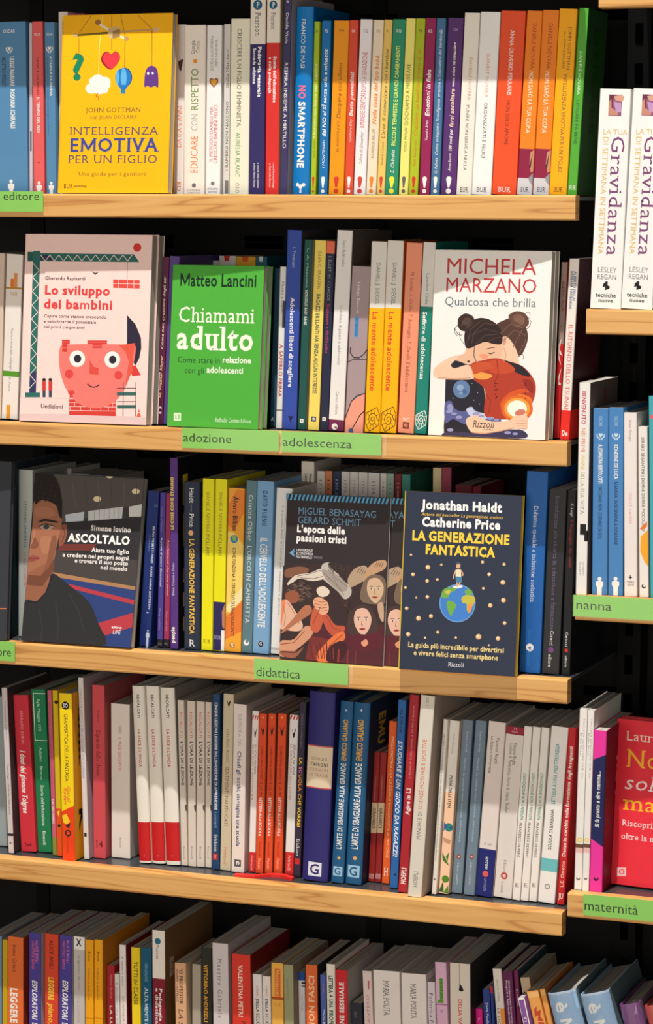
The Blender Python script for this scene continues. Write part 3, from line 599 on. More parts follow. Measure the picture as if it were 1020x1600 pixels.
B(2, 'red spine with a speckled grey-brown head right of the embrace cover', 864, 873.5, 877, 410, (200, 32, 32), [('r', 400, 537, (158, 134, 124)), ('d', 'ALBERTO PELLAI', 440, 486, .5, .4, (110, 30, 30), 'b'), ('p', [(.1, 540), (.6, 528), (.4, 545), (.9, 556), (.3, 552), (.7, 570), (.2, 560)], (235, 215, 210)), ('p', [(.3, 590), (.8, 575), (.5, 596), (.9, 600), (.4, 602)], (235, 215, 210)), ('c', 430, .3, .06, DK), ('c', 470, .7, .06, DK), ('c', 510, .4, .08, DK)], sb=.03)
B(2, 'white spine with tall red capitals and red foot, leaning at the shelf end', 874, 889, 889.5, 405, (236, 228, 220), [('d', 'ALBERTO PELLAI', 424, 470, .68, .26, (50, 90, 140), 'b'), ('d', 'BARBARA TAMBORINI', 424, 483, .36, .26, (50, 90, 140), 'b'), ('d', 'IL RITORNO DELLO TSUNAMI', 507, 648, .52, .44, (225, 50, 40)), ('R', 641, 700, (226, 38, 28)), ('h', 'De', 681, .32, 8, WH, 'b')], side=(70, 24, 34), sb=.012, d=.12)
# books standing behind the green cover
for lb, x0, x1, yt, c, c2 in (('white book top behind the green cover, lowest of four', 312, 341, 407, (224, 218, 212), None), ('white book top with red mark behind the green cover', 342, 368, 400, (226, 222, 218), RD), ('yellow book top with red mark behind the green cover', 368.5, 399, 401, (240, 176, 40), (222, 90, 40)), ('teal striped book top behind the green cover', 399.5, 417, 401, (40, 110, 130), WH)):
    B(2, lb, x0, x1, x0, yt, c, [('p', [(.3, yt), (.65, yt), (.6, yt + 8), (.35, yt + 8)], c2)] if c2 else [], sb=.14, d=.095, rear=True)

# ------------------------------------------------------------------ third row, spine out
B(3, 'dark teal spine right of the black cover at the left border', 13, 28, 19.5, 722, (36, 50, 56), [('r', 762, 764, (90, 105, 110))], sb=.03)
B(3, 'pale grey-green spine half hidden by the portrait cover', 28.5, 50, 29, 734, (178, 184, 180), [('d', 'STEFANIA ANDREOLI', 782, 858, .5, .16, (70, 76, 74)), ('d', 'LO FACCIO PER ME', 862, 915, .46, .16, (200, 80, 80))], sb=.036)
B(3, 'dark royal blue spine right of the portrait cover', 217, 244, 231, 768, (26, 46, 112), [('h', 'OSCAR', 792, .15, 4, (120, 140, 190), '', .8), ('d', 'SILVIA VEGETTI FINZI   ANNA MARIA BATTISTIN', 822, 952, .72, .16, (225, 230, 240), 'b'), ('d', "L'ETÀ INCERTA", 836, 862, .4, .12, (120, 150, 200)), ('p', [(.5, 956), (.7, 956), (.7, 958), (.5, 958)], (160, 180, 220)), ('p', [(.62, 1012), (.62, 996), (.55, 994), (.6, 988), (.85, 988), (.9, 994), (.82, 996), (.82, 1012)], (190, 200, 225)), ('c', 985, .72, .07, (190, 200, 225))], sb=.024)
B(3, 'thin violet spine with a black foot', 245, 255, 250, 770, (76, 64, 146), [('d', 'Franco e Tiziana', 792, 830, .4, .3, (150, 140, 200)), ('d', 'la paura di essere disconnessi', 840, 916, .5, .34, WH, 'i'), ('d', 'Pane nel bio', 950, 985, .4, .3, (150, 140, 200)), ('r', 999, 1030, (30, 28, 32)), ('h', 'URRA', 1008, .4, 4, GR)])
B(3, 'thin raspberry spine with a black foot', 255.3, 264.5, 259, 771, (156, 52, 92), [('d', 'Adolescenti che non sanno', 842, 930, .6, .34, (250, 200, 215), 'i'), ('d', 'Pane nel bio', 955, 986, .5, .3, (220, 140, 170)), ('r', 999, 1030, (30, 28, 32)), ('h', 'URRA', 1008, .4, 4, GR)])
B(3, 'tall purple spine with yellow and white lettering and a black side', 266, 278, 265, 716, (88, 52, 130), [('u', 'LE COSE COME STANNO', 745, 827, .3, .36, (245, 220, 90), 'B'), ('u', 'Elena Ciocca e Duluí', 878, 930, .4, .3, (225, 215, 235)), ('u', 'people', 979, 1004, .35, .44, WH, 'B'), ('S', 'LU', 740, 870, .12, .014, (230, 205, 60)), ('S', 'III', 885, 1000, .12, .012, (190, 170, 100))], side=(22, 20, 26), d=.15, sb=.02)
B(3, 'charcoal navy spine with gold capitals and a gold ball', 287.5, 312, 287, 753, (42, 50, 72), [('d', 'Haidt — Price', 762, 823, .5, .28, WH), ('c', 832, .45, .16, (235, 180, 120)), ('d', 'LA GENERAZIONE FANTASTICA', 841, 990, .5, .3, (250, 200, 70), 'b'), ('h', 'R', 1009, .18, 10, WH, 's')])
MOL = [('d', 'DANIELE NOVARA', 769, 832, .5, .28, (150, 125, 40)), ('d', 'MOLLAMI!', 834, 868, .5, .3, (95, 90, 30))]
B(3, 'plain bright yellow spine beside the charcoal navy one', 314, 331.5, 316.5, 748, (238, 232, 22), MOL + [('h', 'BUR', 1005, .32, 6, (110, 105, 20), 's')])
B(3, 'bright yellow spine with a navy patch near its foot', 332, 350, 336.5, 749, (238, 232, 22), MOL + [('r', 940, 1016, (44, 40, 92)), ('r', 984, 1016, WH, .72, 1), ('p', [(.75, 955), (1, 942), (1, 982), (.8, 978)], (190, 130, 110)), ('h', 'BUR', 999, .3, 6, (170, 165, 210), 's', .4)])
B(3, 'orange spine with pale yellow facets and a small globe', 351, 376, 357, 763, (242, 168, 54), [('p', [(0, 790), (.5, 765), (1, 765), (1, 800), (.4, 830), (0, 820)], (232, 132, 50)), ('p', [(0, 830), (.4, 832), (1, 850), (1, 930), (0, 960)], (248, 214, 110)), ('p', [(0, 950), (1, 915), (1, 936), (.2, 958)], (250, 230, 170)), ('p', [(0, 965), (1, 938), (1, 985), (0, 1000)], (232, 124, 52)), ('d', 'Álvaro Bilbao', 776, 830, .46, .28, DK, 'b'), ('c', 842, .42, .24, (60, 130, 180)), ('p', [(.3, 836), (.55, 838), (.5, 846), (.35, 844)], (140, 190, 90)), ('d', 'COME FUNZIONA IL CERVELLO DI UN ADOLESCENTE', 855, 994, .45, .2, (70, 50, 30), 'b'), ('c', 1008, .45, .18, (200, 130, 40)), ('h', 'S', 1011, .1, 6, CR, 'b', .45)])
B(3, 'grey teal spine with white serif lettering', 377, 393.5, 385, 751, (92, 126, 136), [('d', 'Cristina Obber', 773, 845, .48, .38, WH, 's'), ('d', "L'ORCO IN CAMERETTA", 852, 973, .48, .38, (225, 232, 235), 's'), ('c', 1004, .45, .26, WH), ('c', 1002, .5, .14, (92, 126, 136))])
B(3, 'sky blue spine with condensed white capitals and a black dot', 394, 419.5, 402, 752, (120, 166, 208), [('d', 'DAVID BUENO', 767, 822, .5, .28, (40, 60, 100), 'bw'), ('d', "IL CERVELLO DELL'ADOLESCENTE", 840, 980, .5, .42, WH, 'b'), ('c', 1006, .5, .16, BK), ('h', 'G', 1008, .08, 5, WH, 'b')])
B(3, 'white spine with tiny grey lettering, left of the dark crowded cover', 422.5, 447, 432, 763, (228, 228, 226), [('d', 'Il manuale delle emozioni per insegnanti e genitori', 790, 960, .45, .12, GR), ('r', 1012, 1016, (190, 190, 190))], sb=.03, d=.11)
B(3, 'broad vivid blue spine with pale serif lettering near the shelf end', 810.5, 843.5, 823, 737, (30, 98, 176), [('d', 'Didattica speciale e inclusione scolastica', 790, 940, .5, .2, (230, 235, 245), 's'), ('d', 'Carocci', 983, 1005, .45, .16, (60, 130, 200), 's'), ('d', 'editore', 1018, 1040, .45, .16, (60, 130, 200), 's'), ('c', 1011, .47, .18, WH), ('h', 'e', 1014, .08, 6, (30, 98, 176), 'b', .47)], sb=.018)
B(3, 'wrinkled black spine with faint lavender lettering', 846, 873, 858, 765, (46, 46, 49), [('d', 'Introduzione alla ricerca in educazione e formazione', 775, 985, .5, .24, (110, 96, 130), 's'), ('d', 'Carocci', 985, 1008, .5, .2, WH, 's'), ('d', 'editore', 1022, 1042, .45, .2, WH, 's'), ('c', 1015, .48, .16, (120, 70, 130))], sb=.02)
B(3, 'narrow black spine with red lettering at the end of the third row', 876.5, 890, 886.5, 766, (26, 26, 28), [('d', 'E. Luigi', 786, 806, .6, .26, WH, 'i'), ('d', 'Il linguaggio dei cuori', 812, 886, .6, .3, (180, 40, 60)), ('d', 'Carocci', 987, 1010, .5, .26, WH, 's'), ('d', 'editore', 1024, 1042, .5, .26, WH, 's'), ('c', 1016, .5, .2, (210, 50, 40))], sb=.022)
# second rank of the third row
for lb, x0, x1, yt, c in (('pale grey book top behind the portrait cover, tallest', 94, 111, 732, (205, 200, 198)), ('grey book top behind the portrait cover, beside the tallest', 111.5, 139, 740, (170, 168, 168)), ('dim grey book top behind the portrait cover', 140, 160, 742, (150, 148, 148)), ('pale book top behind the portrait cover, nearest its upper corner', 161, 181, 744, (200, 190, 185))):
    B(3, lb, x0, x1, x0, yt, c, sb=.14, d=.09, rear=True)
def small(lb, x0, x1, yt, c, txt, tc=GR, y1=None):
    B(3, lb, x0 - 2, x1 - 2, x0, yt, c, [('d', txt, yt + 11, yt + 46 if len(txt) > 4 else yt + 34, .5, .3, tc)], sb=.12, d=.1, rear=True)
B(3, 'tall cream spine behind the dark crowded cover', 468, 488, 470.5, 721, (222, 214, 202), [('u', 'G. Moretti', 740, 764, .35, .2, DK, 'b'), ('u', 'D. Bersag', 740, 764, .68, .2, DK, 'b')], sb=.12, d=.1, rear=True)
small('pale grey numbered spine behind the crowded cover, next to the tall cream one', 495, 507, 736, (208, 204, 200), '1719.4')
small('orange-brown numbered spine behind the crowded cover', 507.7, 518.7, 736, (206, 128, 86), '133.15', DK)
small('navy numbered spine behind the crowded cover', 519.7, 532.7, 736.5, (38, 54, 86), '1305.202', (160, 175, 205))
small('first white numbered spine right of the navy one behind the crowded cover', 533, 546, 737, (214, 210, 206), '1733.14')
small('second white numbered spine right of the navy one behind the crowded cover', 546.5, 559.3, 737.5, (216, 212, 208), '1750.14')
small('third white numbered spine right of the navy one behind the crowded cover', 560, 574, 738, (216, 212, 208), '1750.16')
small('widest white numbered spine right of the navy one behind the crowded cover', 574.8, 592.6, 739, (216, 212, 208), '1154.25')
small('narrow white numbered spine left of the pale green one', 594, 603.6, 740, (216, 212, 208), '1420.1')
small('pale green numbered spine behind the crowded cover', 604.3, 615, 740.5, (150, 180, 165), '411')
small('dark red numbered spine behind the crowded cover', 616.5, 626.8, 741, (126, 36, 44), '1240.1', (225, 150, 150))
small('teal numbered spine between the crowded and the globe cover', 627.5, 641, 741.5, (58, 140, 126), '1154')
B(3, 'straw coloured spine top behind the globe cover', 674, 687.5, 676, 731, (214, 196, 150), sb=.12, d=.1, rear=True)
B(3, 'dusky rose spine top behind the globe cover', 688, 703, 690, 730.5, (150, 58, 80), side=(60, 40, 46), sb=.12, d=.1, rear=True)
B(3, 'low maroon book top behind the globe cover', 709, 735, 711, 757, (112, 28, 48), sb=.12, d=.1, rear=True)
B(3, 'low crimson book top behind the globe cover, rightmost', 736, 749, 738, 760, (140, 34, 58), sb=.12, d=.1, rear=True)

# ------------------------------------------------------------------ fourth row, spine out
B(4, 'grey-green book cut by the left border, fourth row', -6, 12, -14, 1088, (150, 160, 162), yb=1321, sb=.03)
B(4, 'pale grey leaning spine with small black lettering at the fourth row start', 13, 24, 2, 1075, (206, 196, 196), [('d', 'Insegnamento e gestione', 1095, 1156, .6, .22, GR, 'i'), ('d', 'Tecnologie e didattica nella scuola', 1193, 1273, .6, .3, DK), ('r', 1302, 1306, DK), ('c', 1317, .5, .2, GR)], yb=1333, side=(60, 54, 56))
B(4, 'crimson spine with white handwriting at the fourth row start', 33, 58, 20, 1086, (204, 48, 62), [('d', 'FERRARO SORIN', 1110, 1163, .5, .18, (240, 150, 160)), ('d', 'I doni del giovane Tolgree', 1172, 1270, .45, .34, WH, 'ib'), ('h', 'DeA', 1322, .24, 5, (90, 10, 20), 'b')], yb=1330)
B(4, 'emerald green spine with white lettering and a white outlined box', 59.5, 81, 48.5, 1077, (26, 122, 76), [('r', 1083, 1084, WH, .12, 1), ('r', 1156, 1157, WH, .12, 1), ('r', 1083, 1157, WH, .12, .16), ('d', 'Egle Maggio 170', 1092, 1142, .5, .2, (190, 225, 205)), ('d', 'Adamo', 1167, 1190, .5, .18, (200, 230, 215)), ('d', 'Bruno', 1196, 1218, .5, .18, (200, 230, 215)), ('d', "Storia dell'educazione", 1226, 1290, .5, .22, WH), ('d', 'Einaudi', 1298, 1320, .5, .2, WH, 's')], yb=1331)
B(4, 'thin dusty pink spine with an olive foot', 82, 88.5, 73.5, 1079, (196, 94, 114), [('d', 'Educare e istruire nel tempo', 1098, 1225, .5, .3, (130, 60, 75)), ('d', 'DAL MIO DIARIO', 1248, 1287, .5, .42, WH, 'b'), ('r', 1308, 1340, (130, 140, 60))], yb=1336)
B(4, 'yellow and red spine half hidden by its twin with the black round emblem', 89, 97, 81.5, 1079, (214, 184, 24), [('c', 1097, .7, .34, BK), ('r', 1263, 1345, (222, 80, 28)), ('p', [(.2, 1268), (.8, 1266), (.6, 1276)], YE), ('c', 1290, .6, .3, DK)], yb=1337)
B(4, 'yellow and vermilion spine with black capitals and a black round emblem', 97.5, 117, 92, 1083, (250, 216, 18), [('c', 1102, .5, .3, BK), ('h', 'SO', 1105, .2, 6, WH, 'B'), ('d', 'GRAMMATICA DELLA FANTASIA', 1115, 1220, .5, .3, DK), ('d', 'Gianni', 1227, 1252, .62, .26, OR, 'ib'), ('d', 'Rodari', 1230, 1256, .35, .26, OR, 'ib'), ('p', [(0, 1268), (1, 1257), (1, 1350), (0, 1350)], (236, 68, 18)), ('p', [(.05, 1274), (.4, 1271), (.7, 1283), (.4, 1287), (.15, 1285)], YE), ('p', [(.3, 1290), (.7, 1284), (.6, 1294)], DK), ('c', 1301, .5, .25, DK), ('c', 1301, .5, .14, (236, 68, 18)), ('d', 'Einaudi Ragazzi', 1307, 1333, .45, .12, (120, 30, 10)), ('S', 'GARL', 1105, 1200, .14, .008, (60, 50, 20)), ('S', 'K', 1265, 1300, .12, .014, (30, 24, 24))], yb=1344, side=(224, 150, 20))
B(4, 'thin tall white spine with bluish lettering left of the rose red one', 131, 139, 121.5, 1059, (216, 211, 210), [('d', "CON LE IO? M. RICCITTO", 1076, 1130, .5, .36, (130, 120, 120)), ('d', "L'EDUCAZIONE EMOZIONALE", 1132, 1216, .5, .44, (110, 130, 180)), ('r', 1301, 1307, DK, .2, .7)], yb=1342, side=(172, 156, 160))
B(4, 'rose red spine with dark serif lettering and a grey and red side', 146, 165, 143.5, 1070, (206, 76, 84), [('d', 'Armisi', 1109, 1127, .5, .22, (120, 40, 45), 's'), ('d', 'Dipende dalla classe', 1140, 1211, .48, .32, (90, 24, 30), 's'), ('h', 'I4', 1323, .3, 10, (90, 24, 30), 's')], yb=1340, side=(170, 80, 82))
B(4, 'broad cream spine with red capitals beside the three red-footed ones', 174, 203, 173, 1099, (226, 216, 206), [('d', 'LODI', 1134, 1145, .5, .14, DK), ('d', 'IL PAESE SBAGLIATO', 1150, 1203, .48, .16, (205, 70, 60)), ('d', 'Einaudi', 1307, 1323, .5, .1, GR)], yb=1339, side=(182, 172, 172))
RL = lambda: [('d', 'RECALCATI', 1085, 1122, .52, .2, (60, 56, 52), 'b'), ("d", "LA LUCE E L'ONDA", 1139, 1198, .5, .22, (200, 60, 55), 'b'), ('r', 1284, 1345, (198, 28, 32)), ('h', "'", 1342, .06, 6, (240, 120, 120))]
B(4, 'first of three rounded white spines with red foot, next to the broad cream one', 216.5, 236, 205, 1072, (236, 230, 218), RL(), yb=1348, bulge=.0035, kind='hardback')
B(4, 'middle of three rounded white spines with red foot', 237, 257, 226.5, 1072, (236, 230, 218), RL(), yb=1349, bulge=.0035, kind='hardback')
B(4, 'last of three rounded white spines with red foot, next to the narrow ones', 258.5, 281.5, 249, 1074.5, (236, 230, 218), RL(), yb=1351, bulge=.0035, kind='hardback', side=(150, 144, 136))
LZ = lambda: [('d', 'RECALCATI', 1112, 1153, .5, .34, (205, 80, 74)), ('d', "L'ORA DI LEZIONE", 1158, 1227, .55, .4, BK, 'b'), ('d', 'Einaudi', 1322, 1342, .5, .24, GR), ('p', [(.8, 1258), (1, 1256), (1, 1268), (.85, 1264)], (90, 76, 70))]
for nm, a, b_, c_, yt, yb in (('first', 283, 293, 277, 1094, 1352), ('second', 294, 306, 292, 1095, 1353), ('third', 307, 319, 307, 1096, 1354), ('fourth', 320.5, 330, 320.5, 1097, 1355)):
    B(4, nm + ' of four narrow beige spines with red over black lettering', a, b_, c_, yt, (218, 206, 193), LZ(), yb=yb)
B(4, 'thin dark blue spine with white capitals and a small red square', 331, 342.5, 332, 1084, (30, 66, 108), [('d', "CINQUE LEZIONI LEGGERE SULL'EMOZIONE DI APPRENDERE", 1097, 1265, .5, .34, WH, 'b'), ('d', 'Lucangeli', 1268, 1293, .5, .28, (150, 180, 210)), ('d', 'Erickson', 1303, 1330, .5, .44, WH, 's'), ('r', 1333, 1343, RD, .15, .75), ('h', 'Y', 1341, .12, 5, WH, 'b', .45)], yb=1358)
B(4, 'khaki spine with brown serif lettering and a black bird emblem', 343.5, 359.5, 349, 1084, (206, 192, 162), [('p', [(.35, 1093), (.5, 1098), (.75, 1093), (.6, 1103), (.5, 1104)], BK), ('d', 'STEFANO ROSSI', 1138, 1190, .5, .26, (130, 100, 70), 's'), ('d', 'SENTIMENTI MALEDUCATI', 1197, 1290, .5, .3, (130, 80, 60), 's'), ('d', 'Feltrinelli', 1323, 1352, .5, .3, (200, 110, 90), 's')], yb=1359)
B(4, 'pinkish white spine with navy lettering and a boxed emblem', 361, 381, 365, 1100, (234, 220, 214), [('d', 'ELEONORA CIRI', 1115, 1165, .5, .22, (165, 155, 155)), ('d', 'Chiudi gli occhi, immagina una scuola', 1173, 1322, .5, .28, (60, 70, 110), 'b'), ('sq', 1348, (90, 86, 90), WH, .26)], yb=1362, side=(200, 180, 176))
FE = lambda t1, t2, c1, c2: [('stripes', 1117.5, 1124, RD), ('p', [(.3, 1138), (.5, 1146), (.8, 1136), (.6, 1152), (.5, 1153)], BK), ('d', t1, 1163, 1210, .66, .26, c1), ('d', t2, 1163, 1250, .3, .26, c2), ('r', 1331, 1400, RD), ('d', 'Feltrinelli', 1336, 1360, .5, .3, (250, 190, 180), 's')]
B(4, 'white spine with red striped head and red foot, left of three orange-red ones', 388, 398, 394, 1111, (236, 228, 224), FE('LUCIO RUSSO', 'SEGMENTI E BASTONCINI', DK, (205, 70, 65)), yb=1362)
RAI = lambda: [('c', 1121, .5, .12, (245, 170, 60)), ('p', [(.25, 1133), (.5, 1142), (.8, 1133), (.62, 1148), (.5, 1150)], BK), ('d', 'CHRISTIAN RAIMO È LA MI', 1165, 1243, .5, .3, (100, 30, 15)), ('d', 'LETTERA ALLA SCUOLA', 1246, 1306, .5, .34, WH, 'b'), ('d', 'Feltrinelli', 1316, 1338, .5, .28, (140, 40, 20), 's'), ('d', 'Fuochi', 1341, 1358, .5, .34, (250, 200, 180))]
for nm, a, b_, c_ in (('first', 398.8, 411, 405), ('second', 413, 425.5, 419), ('third', 427, 440.5, 434)):
    B(4, nm + ' of three orange-red spines with dark and white lettering', a, b_, c_, 1115, (226, 78, 36), RAI(), yb=1364, side=(120, 80, 60))
B(4, 'white spine with red striped head, right of three orange-red ones', 444.5, 458, 452.5, 1117, (234, 228, 226), FE('JEROME BRUNER', "LA CULTURA DELL'EDUCAZIONE", (50, 80, 90), (205, 70, 65)), yb=1367)
B(4, 'dark plum spine with yellow capitals beside the broad indigo one', 458.5, 469, 467.5, 1098, (52, 42, 62), [('d', 'DIEGO LUCANGELI', 1115, 1168, .5, .3, (120, 110, 120)), ('d', 'LA', 1183, 1194, .5, .44, YE, 'b'), ('d', 'SC', 1198, 1208, .5, .44, (230, 130, 180), 'b'), ('d', 'UOLA', 1209, 1236, .5, .44, (240, 150, 60), 'b'), ('d', 'CHE VORREI', 1240, 1292, .5, .46, YE, 'b'), ('d', 'Erickson', 1310, 1337, .5, .44, WH, 's'), ('r', 1341, 1350, RD, .1, .8)], yb=1370)
B(4, 'broad indigo spine with a cream title patch', 470.5, 511, 482.5, 1081, (46, 42, 112), [('r', 1164, 1231, (190, 80, 80), .02, .98), ('r', 1166, 1229, (228, 208, 178), .02, .98), ('h', 'GIORGIO', 1187, .3, 4.5, (90, 70, 60), 'w'), ('h', 'CAPRONI', 1196, .33, 5, (80, 60, 56), 'bw'), ('h', 'REGISTRI', 1204, .34, 4.5, (180, 100, 90), 'w'), ('h', 'DI CLASSE', 1212, .36, 4.5, (180, 100, 90), 'w'), ('G', 1357, (225, 228, 240))], yb=1375, bulge=.004, kind='hardback')
GAL = lambda: [('h', '+', 1113, .1, 6, (200, 215, 235), 'b'), ('u', 'ENRICO GALIANO', 1124, 1188, .5, .36, (240, 176, 60), 'b'), ('u', "L'ARTE DI SBAGLIARE ALLA GRANDE", 1192, 1326, .5, .38, WH, 'b'), ('c', 1340, .55, .12, (225, 170, 110)), ('G', 1361, (150, 195, 225))]
B(4, 'first of two petrol blue amber-lettered spines, beside the indigo one', 516.5, 536, 532, 1096, (30, 88, 132), GAL(), yb=1379, bulge=.002, kind='hardback')
B(4, 'second of two petrol blue amber-lettered spines, beside the low dark red ones', 538.5, 567, 552.5, 1098, (30, 88, 132), GAL() + [('S', 'EMU', 1120, 1172, .3, .024, (200, 168, 60))], yb=1381, bulge=.003, kind='hardback', side=(38, 50, 74))
GRM = lambda: [('d', 'Il rivoluzionario qualunque', 1212, 1252, .5, .2, (220, 150, 140)), ('r', 1254, 1301, (214, 186, 150)), ('d', 'GRAMSCI', 1262, 1294, .5, .46, DK, 'b'), ('G', 1369, (200, 150, 145))]
B(4, 'first low dark red spine with a beige patch, touching the petrol blue one', 575, 584.5, 584, 1175, (142, 32, 32), GRM(), yb=1377)
B(4, 'second low dark red spine with a beige patch, touching the orange one', 585, 595, 594, 1176, (142, 32, 32), GRM(), yb=1378)
B(4, 'orange spine with tan capitals between low dark red and bright blue ones', 596, 608, 608, 1127, (228, 94, 36), [('d', 'PAOLA MASTROCOLA LA SCUOLA RACCONTATA AL MIO CANE', 1150, 1340, .55, .3, (250, 205, 160)), ('h', 'H', 1368, .26, 12, WH, 'sb')], yb=1380)
B(4, 'bright blue spine with slanted white capitals', 608.5, 621, 622, 1094, (40, 102, 170), [('d', 'ALTERINI', 1108, 1145, .5, .34, (30, 50, 90), 'b'), ('d', 'STUDIARE È UN GIOCO DA RAGAZZI!', 1157, 1338, .5, .5, (235, 240, 248), 'bi'), ('c', 1366, .6, .14, (20, 30, 60))], yb=1387)
B(4, 'wine red spine leaning against the broad ivory one', 621.5, 636, 640, 1086, (172, 36, 46), [('u', 'L. Rossini, D. Codita, Antonio, A. De Nisi, B. Samarcai', 1103, 1216, .5, .2, (230, 150, 150), 'i'), ('u', 'Agire in L2', 1230, 1272, .5, .44, WH, 'b'), ('u', 'HOEPLI', 1355, 1381, .5, .5, WH, 'b')], yb=1394)
B(4, 'broad ivory spine with grey and orange capitals and a pale side', 636.5, 658, 657.5, 1087, (222, 214, 200), [('d', 'COD. 5', 1090, 1103, .5, .2, GR), ('u', 'MANUALE DI', 1267, 1311, .5, .28, (120, 116, 112)), ('u', 'SCIENZE MOTORIE E SPORTIVE', 1155, 1264, .5, .28, (220, 100, 60)), ('u', 'HOEPLI', 1361, 1386, .5, .32, (110, 105, 100))], yb=1401, side=(186, 170, 158), d=.15)
B(4, 'thin white spine with tiny black capitals beside the fish picture', 674, 684, 692.5, 1124, (230, 224, 214), [('d', "I PROCESSI DI APPRENDIMENTO DI TIPO DESCRITTIVO NELLA SCUOLA E NELL'INFANZIA E PRIMARIA", 1145, 1346, .4, .2, (70, 66, 66), 'b'), ('c', 1373, .5, .25, (90, 90, 90)), ('c', 1372, .55, .15, (230, 224, 214))], yb=1397)
B(4, 'white and peach spine with a fish and green leaves', 685, 703, 702.5, 1126, (245, 202, 168), [('r', 1120, 1237, (230, 224, 214)), ('d', 'Chiara Piacentini', 1145, 1178, .5, .18, GR, 's'), ('d', 'PRIMA DELLE STEM', 1211, 1262, .5, .3, DK, 'b'), ('c', 1292, .6, .42, (40, 130, 120)), ('c', 1292, .8, .12, (30, 80, 150)), ('p', [(.1, 1284), (.4, 1290), (.1, 1300)], (60, 80, 170)), ('p', [(.1, 1308), (.9, 1312), (.8, 1318), (.2, 1316)], (200, 150, 120)), ('p', [(.1, 1332), (.45, 1340), (.9, 1352), (.5, 1348), (.2, 1344)], (60, 120, 50)), ('p', [(.5, 1338), (.8, 1330), (.7, 1346)], (60, 120, 50)), ('c', 1373, .6, .36, (80, 130, 40)), ('p', [(0, 1394), (.4, 1376), (.5, 1394)], (50, 100, 40)), ('p', [(.5, 1394), (.9, 1382), (1, 1396)], (90, 140, 50))], yb=1396)
LAT = lambda t1: [('d', t1, 1143, 1175, .55, .17, (190, 205, 220), 's'), ('d', 'Maestra. La scuola in Senso contrario, come educare', 1184, 1315, .5, .18, (190, 205, 220), 's'), ('c', 1338, .5, .2, (150, 60, 50)), ('c', 1338, .5, .1, (220, 190, 180)), ('d', 'Editori Laterza', 1347, 1382, .5, .18, (200, 212, 225), 's')]
B(4, 'first of two blue-grey spines with a red round emblem, beside the peach one', 704.5, 721.5, 722, 1125, (112, 132, 148), LAT('Dario Lahudi'), yb=1395)
B(4, 'second of two blue-grey spines with a red round emblem, beside the navy-footed one', 724, 741, 743, 1126, (112, 132, 148), LAT('Laura Sarrigi'), yb=1398)
B(4, 'broad pinkish white spine with a navy foot', 742.5, 769, 763.5, 1128, (228, 215, 208), [('d', 'Vanessa Roghi', 1152, 1193, .62, .18, DK, 's'), ('d', 'La lettera sovversiva', 1151, 1208, .3, .18, DK, 's'), ('h', 'E/ 160', 1320, .22, 3.5, GR), ('r', 1326, 1410, (28, 36, 112)), ('d', 'EDITORI', 1338, 1358, .52, .14, WH, 'b'), ('d', 'LATERZA', 1372, 1392, .52, .14, (150, 160, 210)), ('c', 1365, .5, .18, (220, 90, 90))], yb=1400)
B(4, 'broad off-white spine with a dark red head band and a red round emblem', 771, 799, 791, 1136, (224, 216, 208), [('r', 1130, 1148, (150, 34, 56)), ('h', '14', 1141, .1, 4, (240, 180, 180)), ('h', 'Robinson', 1145, .18, 3, (240, 180, 180)), ('d', 'Vanessa Roghi', 1160, 1195, .58, .18, DK, 's'), ('d', 'Lezioni di Fantastica. Storia di Gianni Rodari', 1162, 1270, .36, .17, DK, 's'), ('d', 'Editori', 1343, 1362, .5, .16, GR, 's'), ('c', 1368, .5, .19, (180, 60, 56)), ('c', 1368, .5, .1, (235, 200, 190)), ('d', 'Laterza', 1377, 1395, .45, .16, GR, 's')], yb=1402)
ENC = lambda: [('d', "L'EDUCAZIONE NON È PERDUTA", 1208, 1281, .5, .34, (60, 140, 120), 'b'), ('d', 'FRANCESCO DE PIERO', 1285, 1340, .42, .3, (80, 80, 80), 'b'), ('h', 'E', 1386, .3, 6, GR, 's')]
for nm, a, b_, c_, yt, yb in (('first', 800, 812, 819, 1135, 1406), ('second', 813, 825, 832.5, 1136, 1407), ('third', 826, 838, 846, 1137, 1408)):
    B(4, nm + ' of three narrow white spines with teal and grey capitals', a, b_, c_, yt, (238, 232, 225), ENC(), yb=yb)
B(4, 'broad white spine with a teal band and teal capitals', 840, 868.5, 861.5, 1135.5, (238, 234, 230), [('u', 'LETTERA A UNA PROFESSORESSA', 1162, 1256, .45, .22, (80, 165, 165), 'b'), ('u', 'SCUOLA DI BARBIANA', 1264, 1327, .45, .2, (90, 86, 86), 'b'), ('r', 1341, 1361, (110, 190, 195)), ('c', 1385, .5, .16, GR), ('c', 1385, .5, .11, (225, 222, 220))], yb=1410)
B(4, 'bright red spine with white lettering leaning at the end of the fourth row', 869.5, 881, 888.5, 1137, (196, 32, 36), [('u', 'L.E. Ostetto', 1345, 1386, .5, .42, (250, 215, 190)), ('u', 'Danze in cerchio nella formazione degli insegnanti', 1166, 1338, .5, .46, WH, 'b'), ('h', 'JU', 1404, .3, 8, WH, 's')], yb=1413)

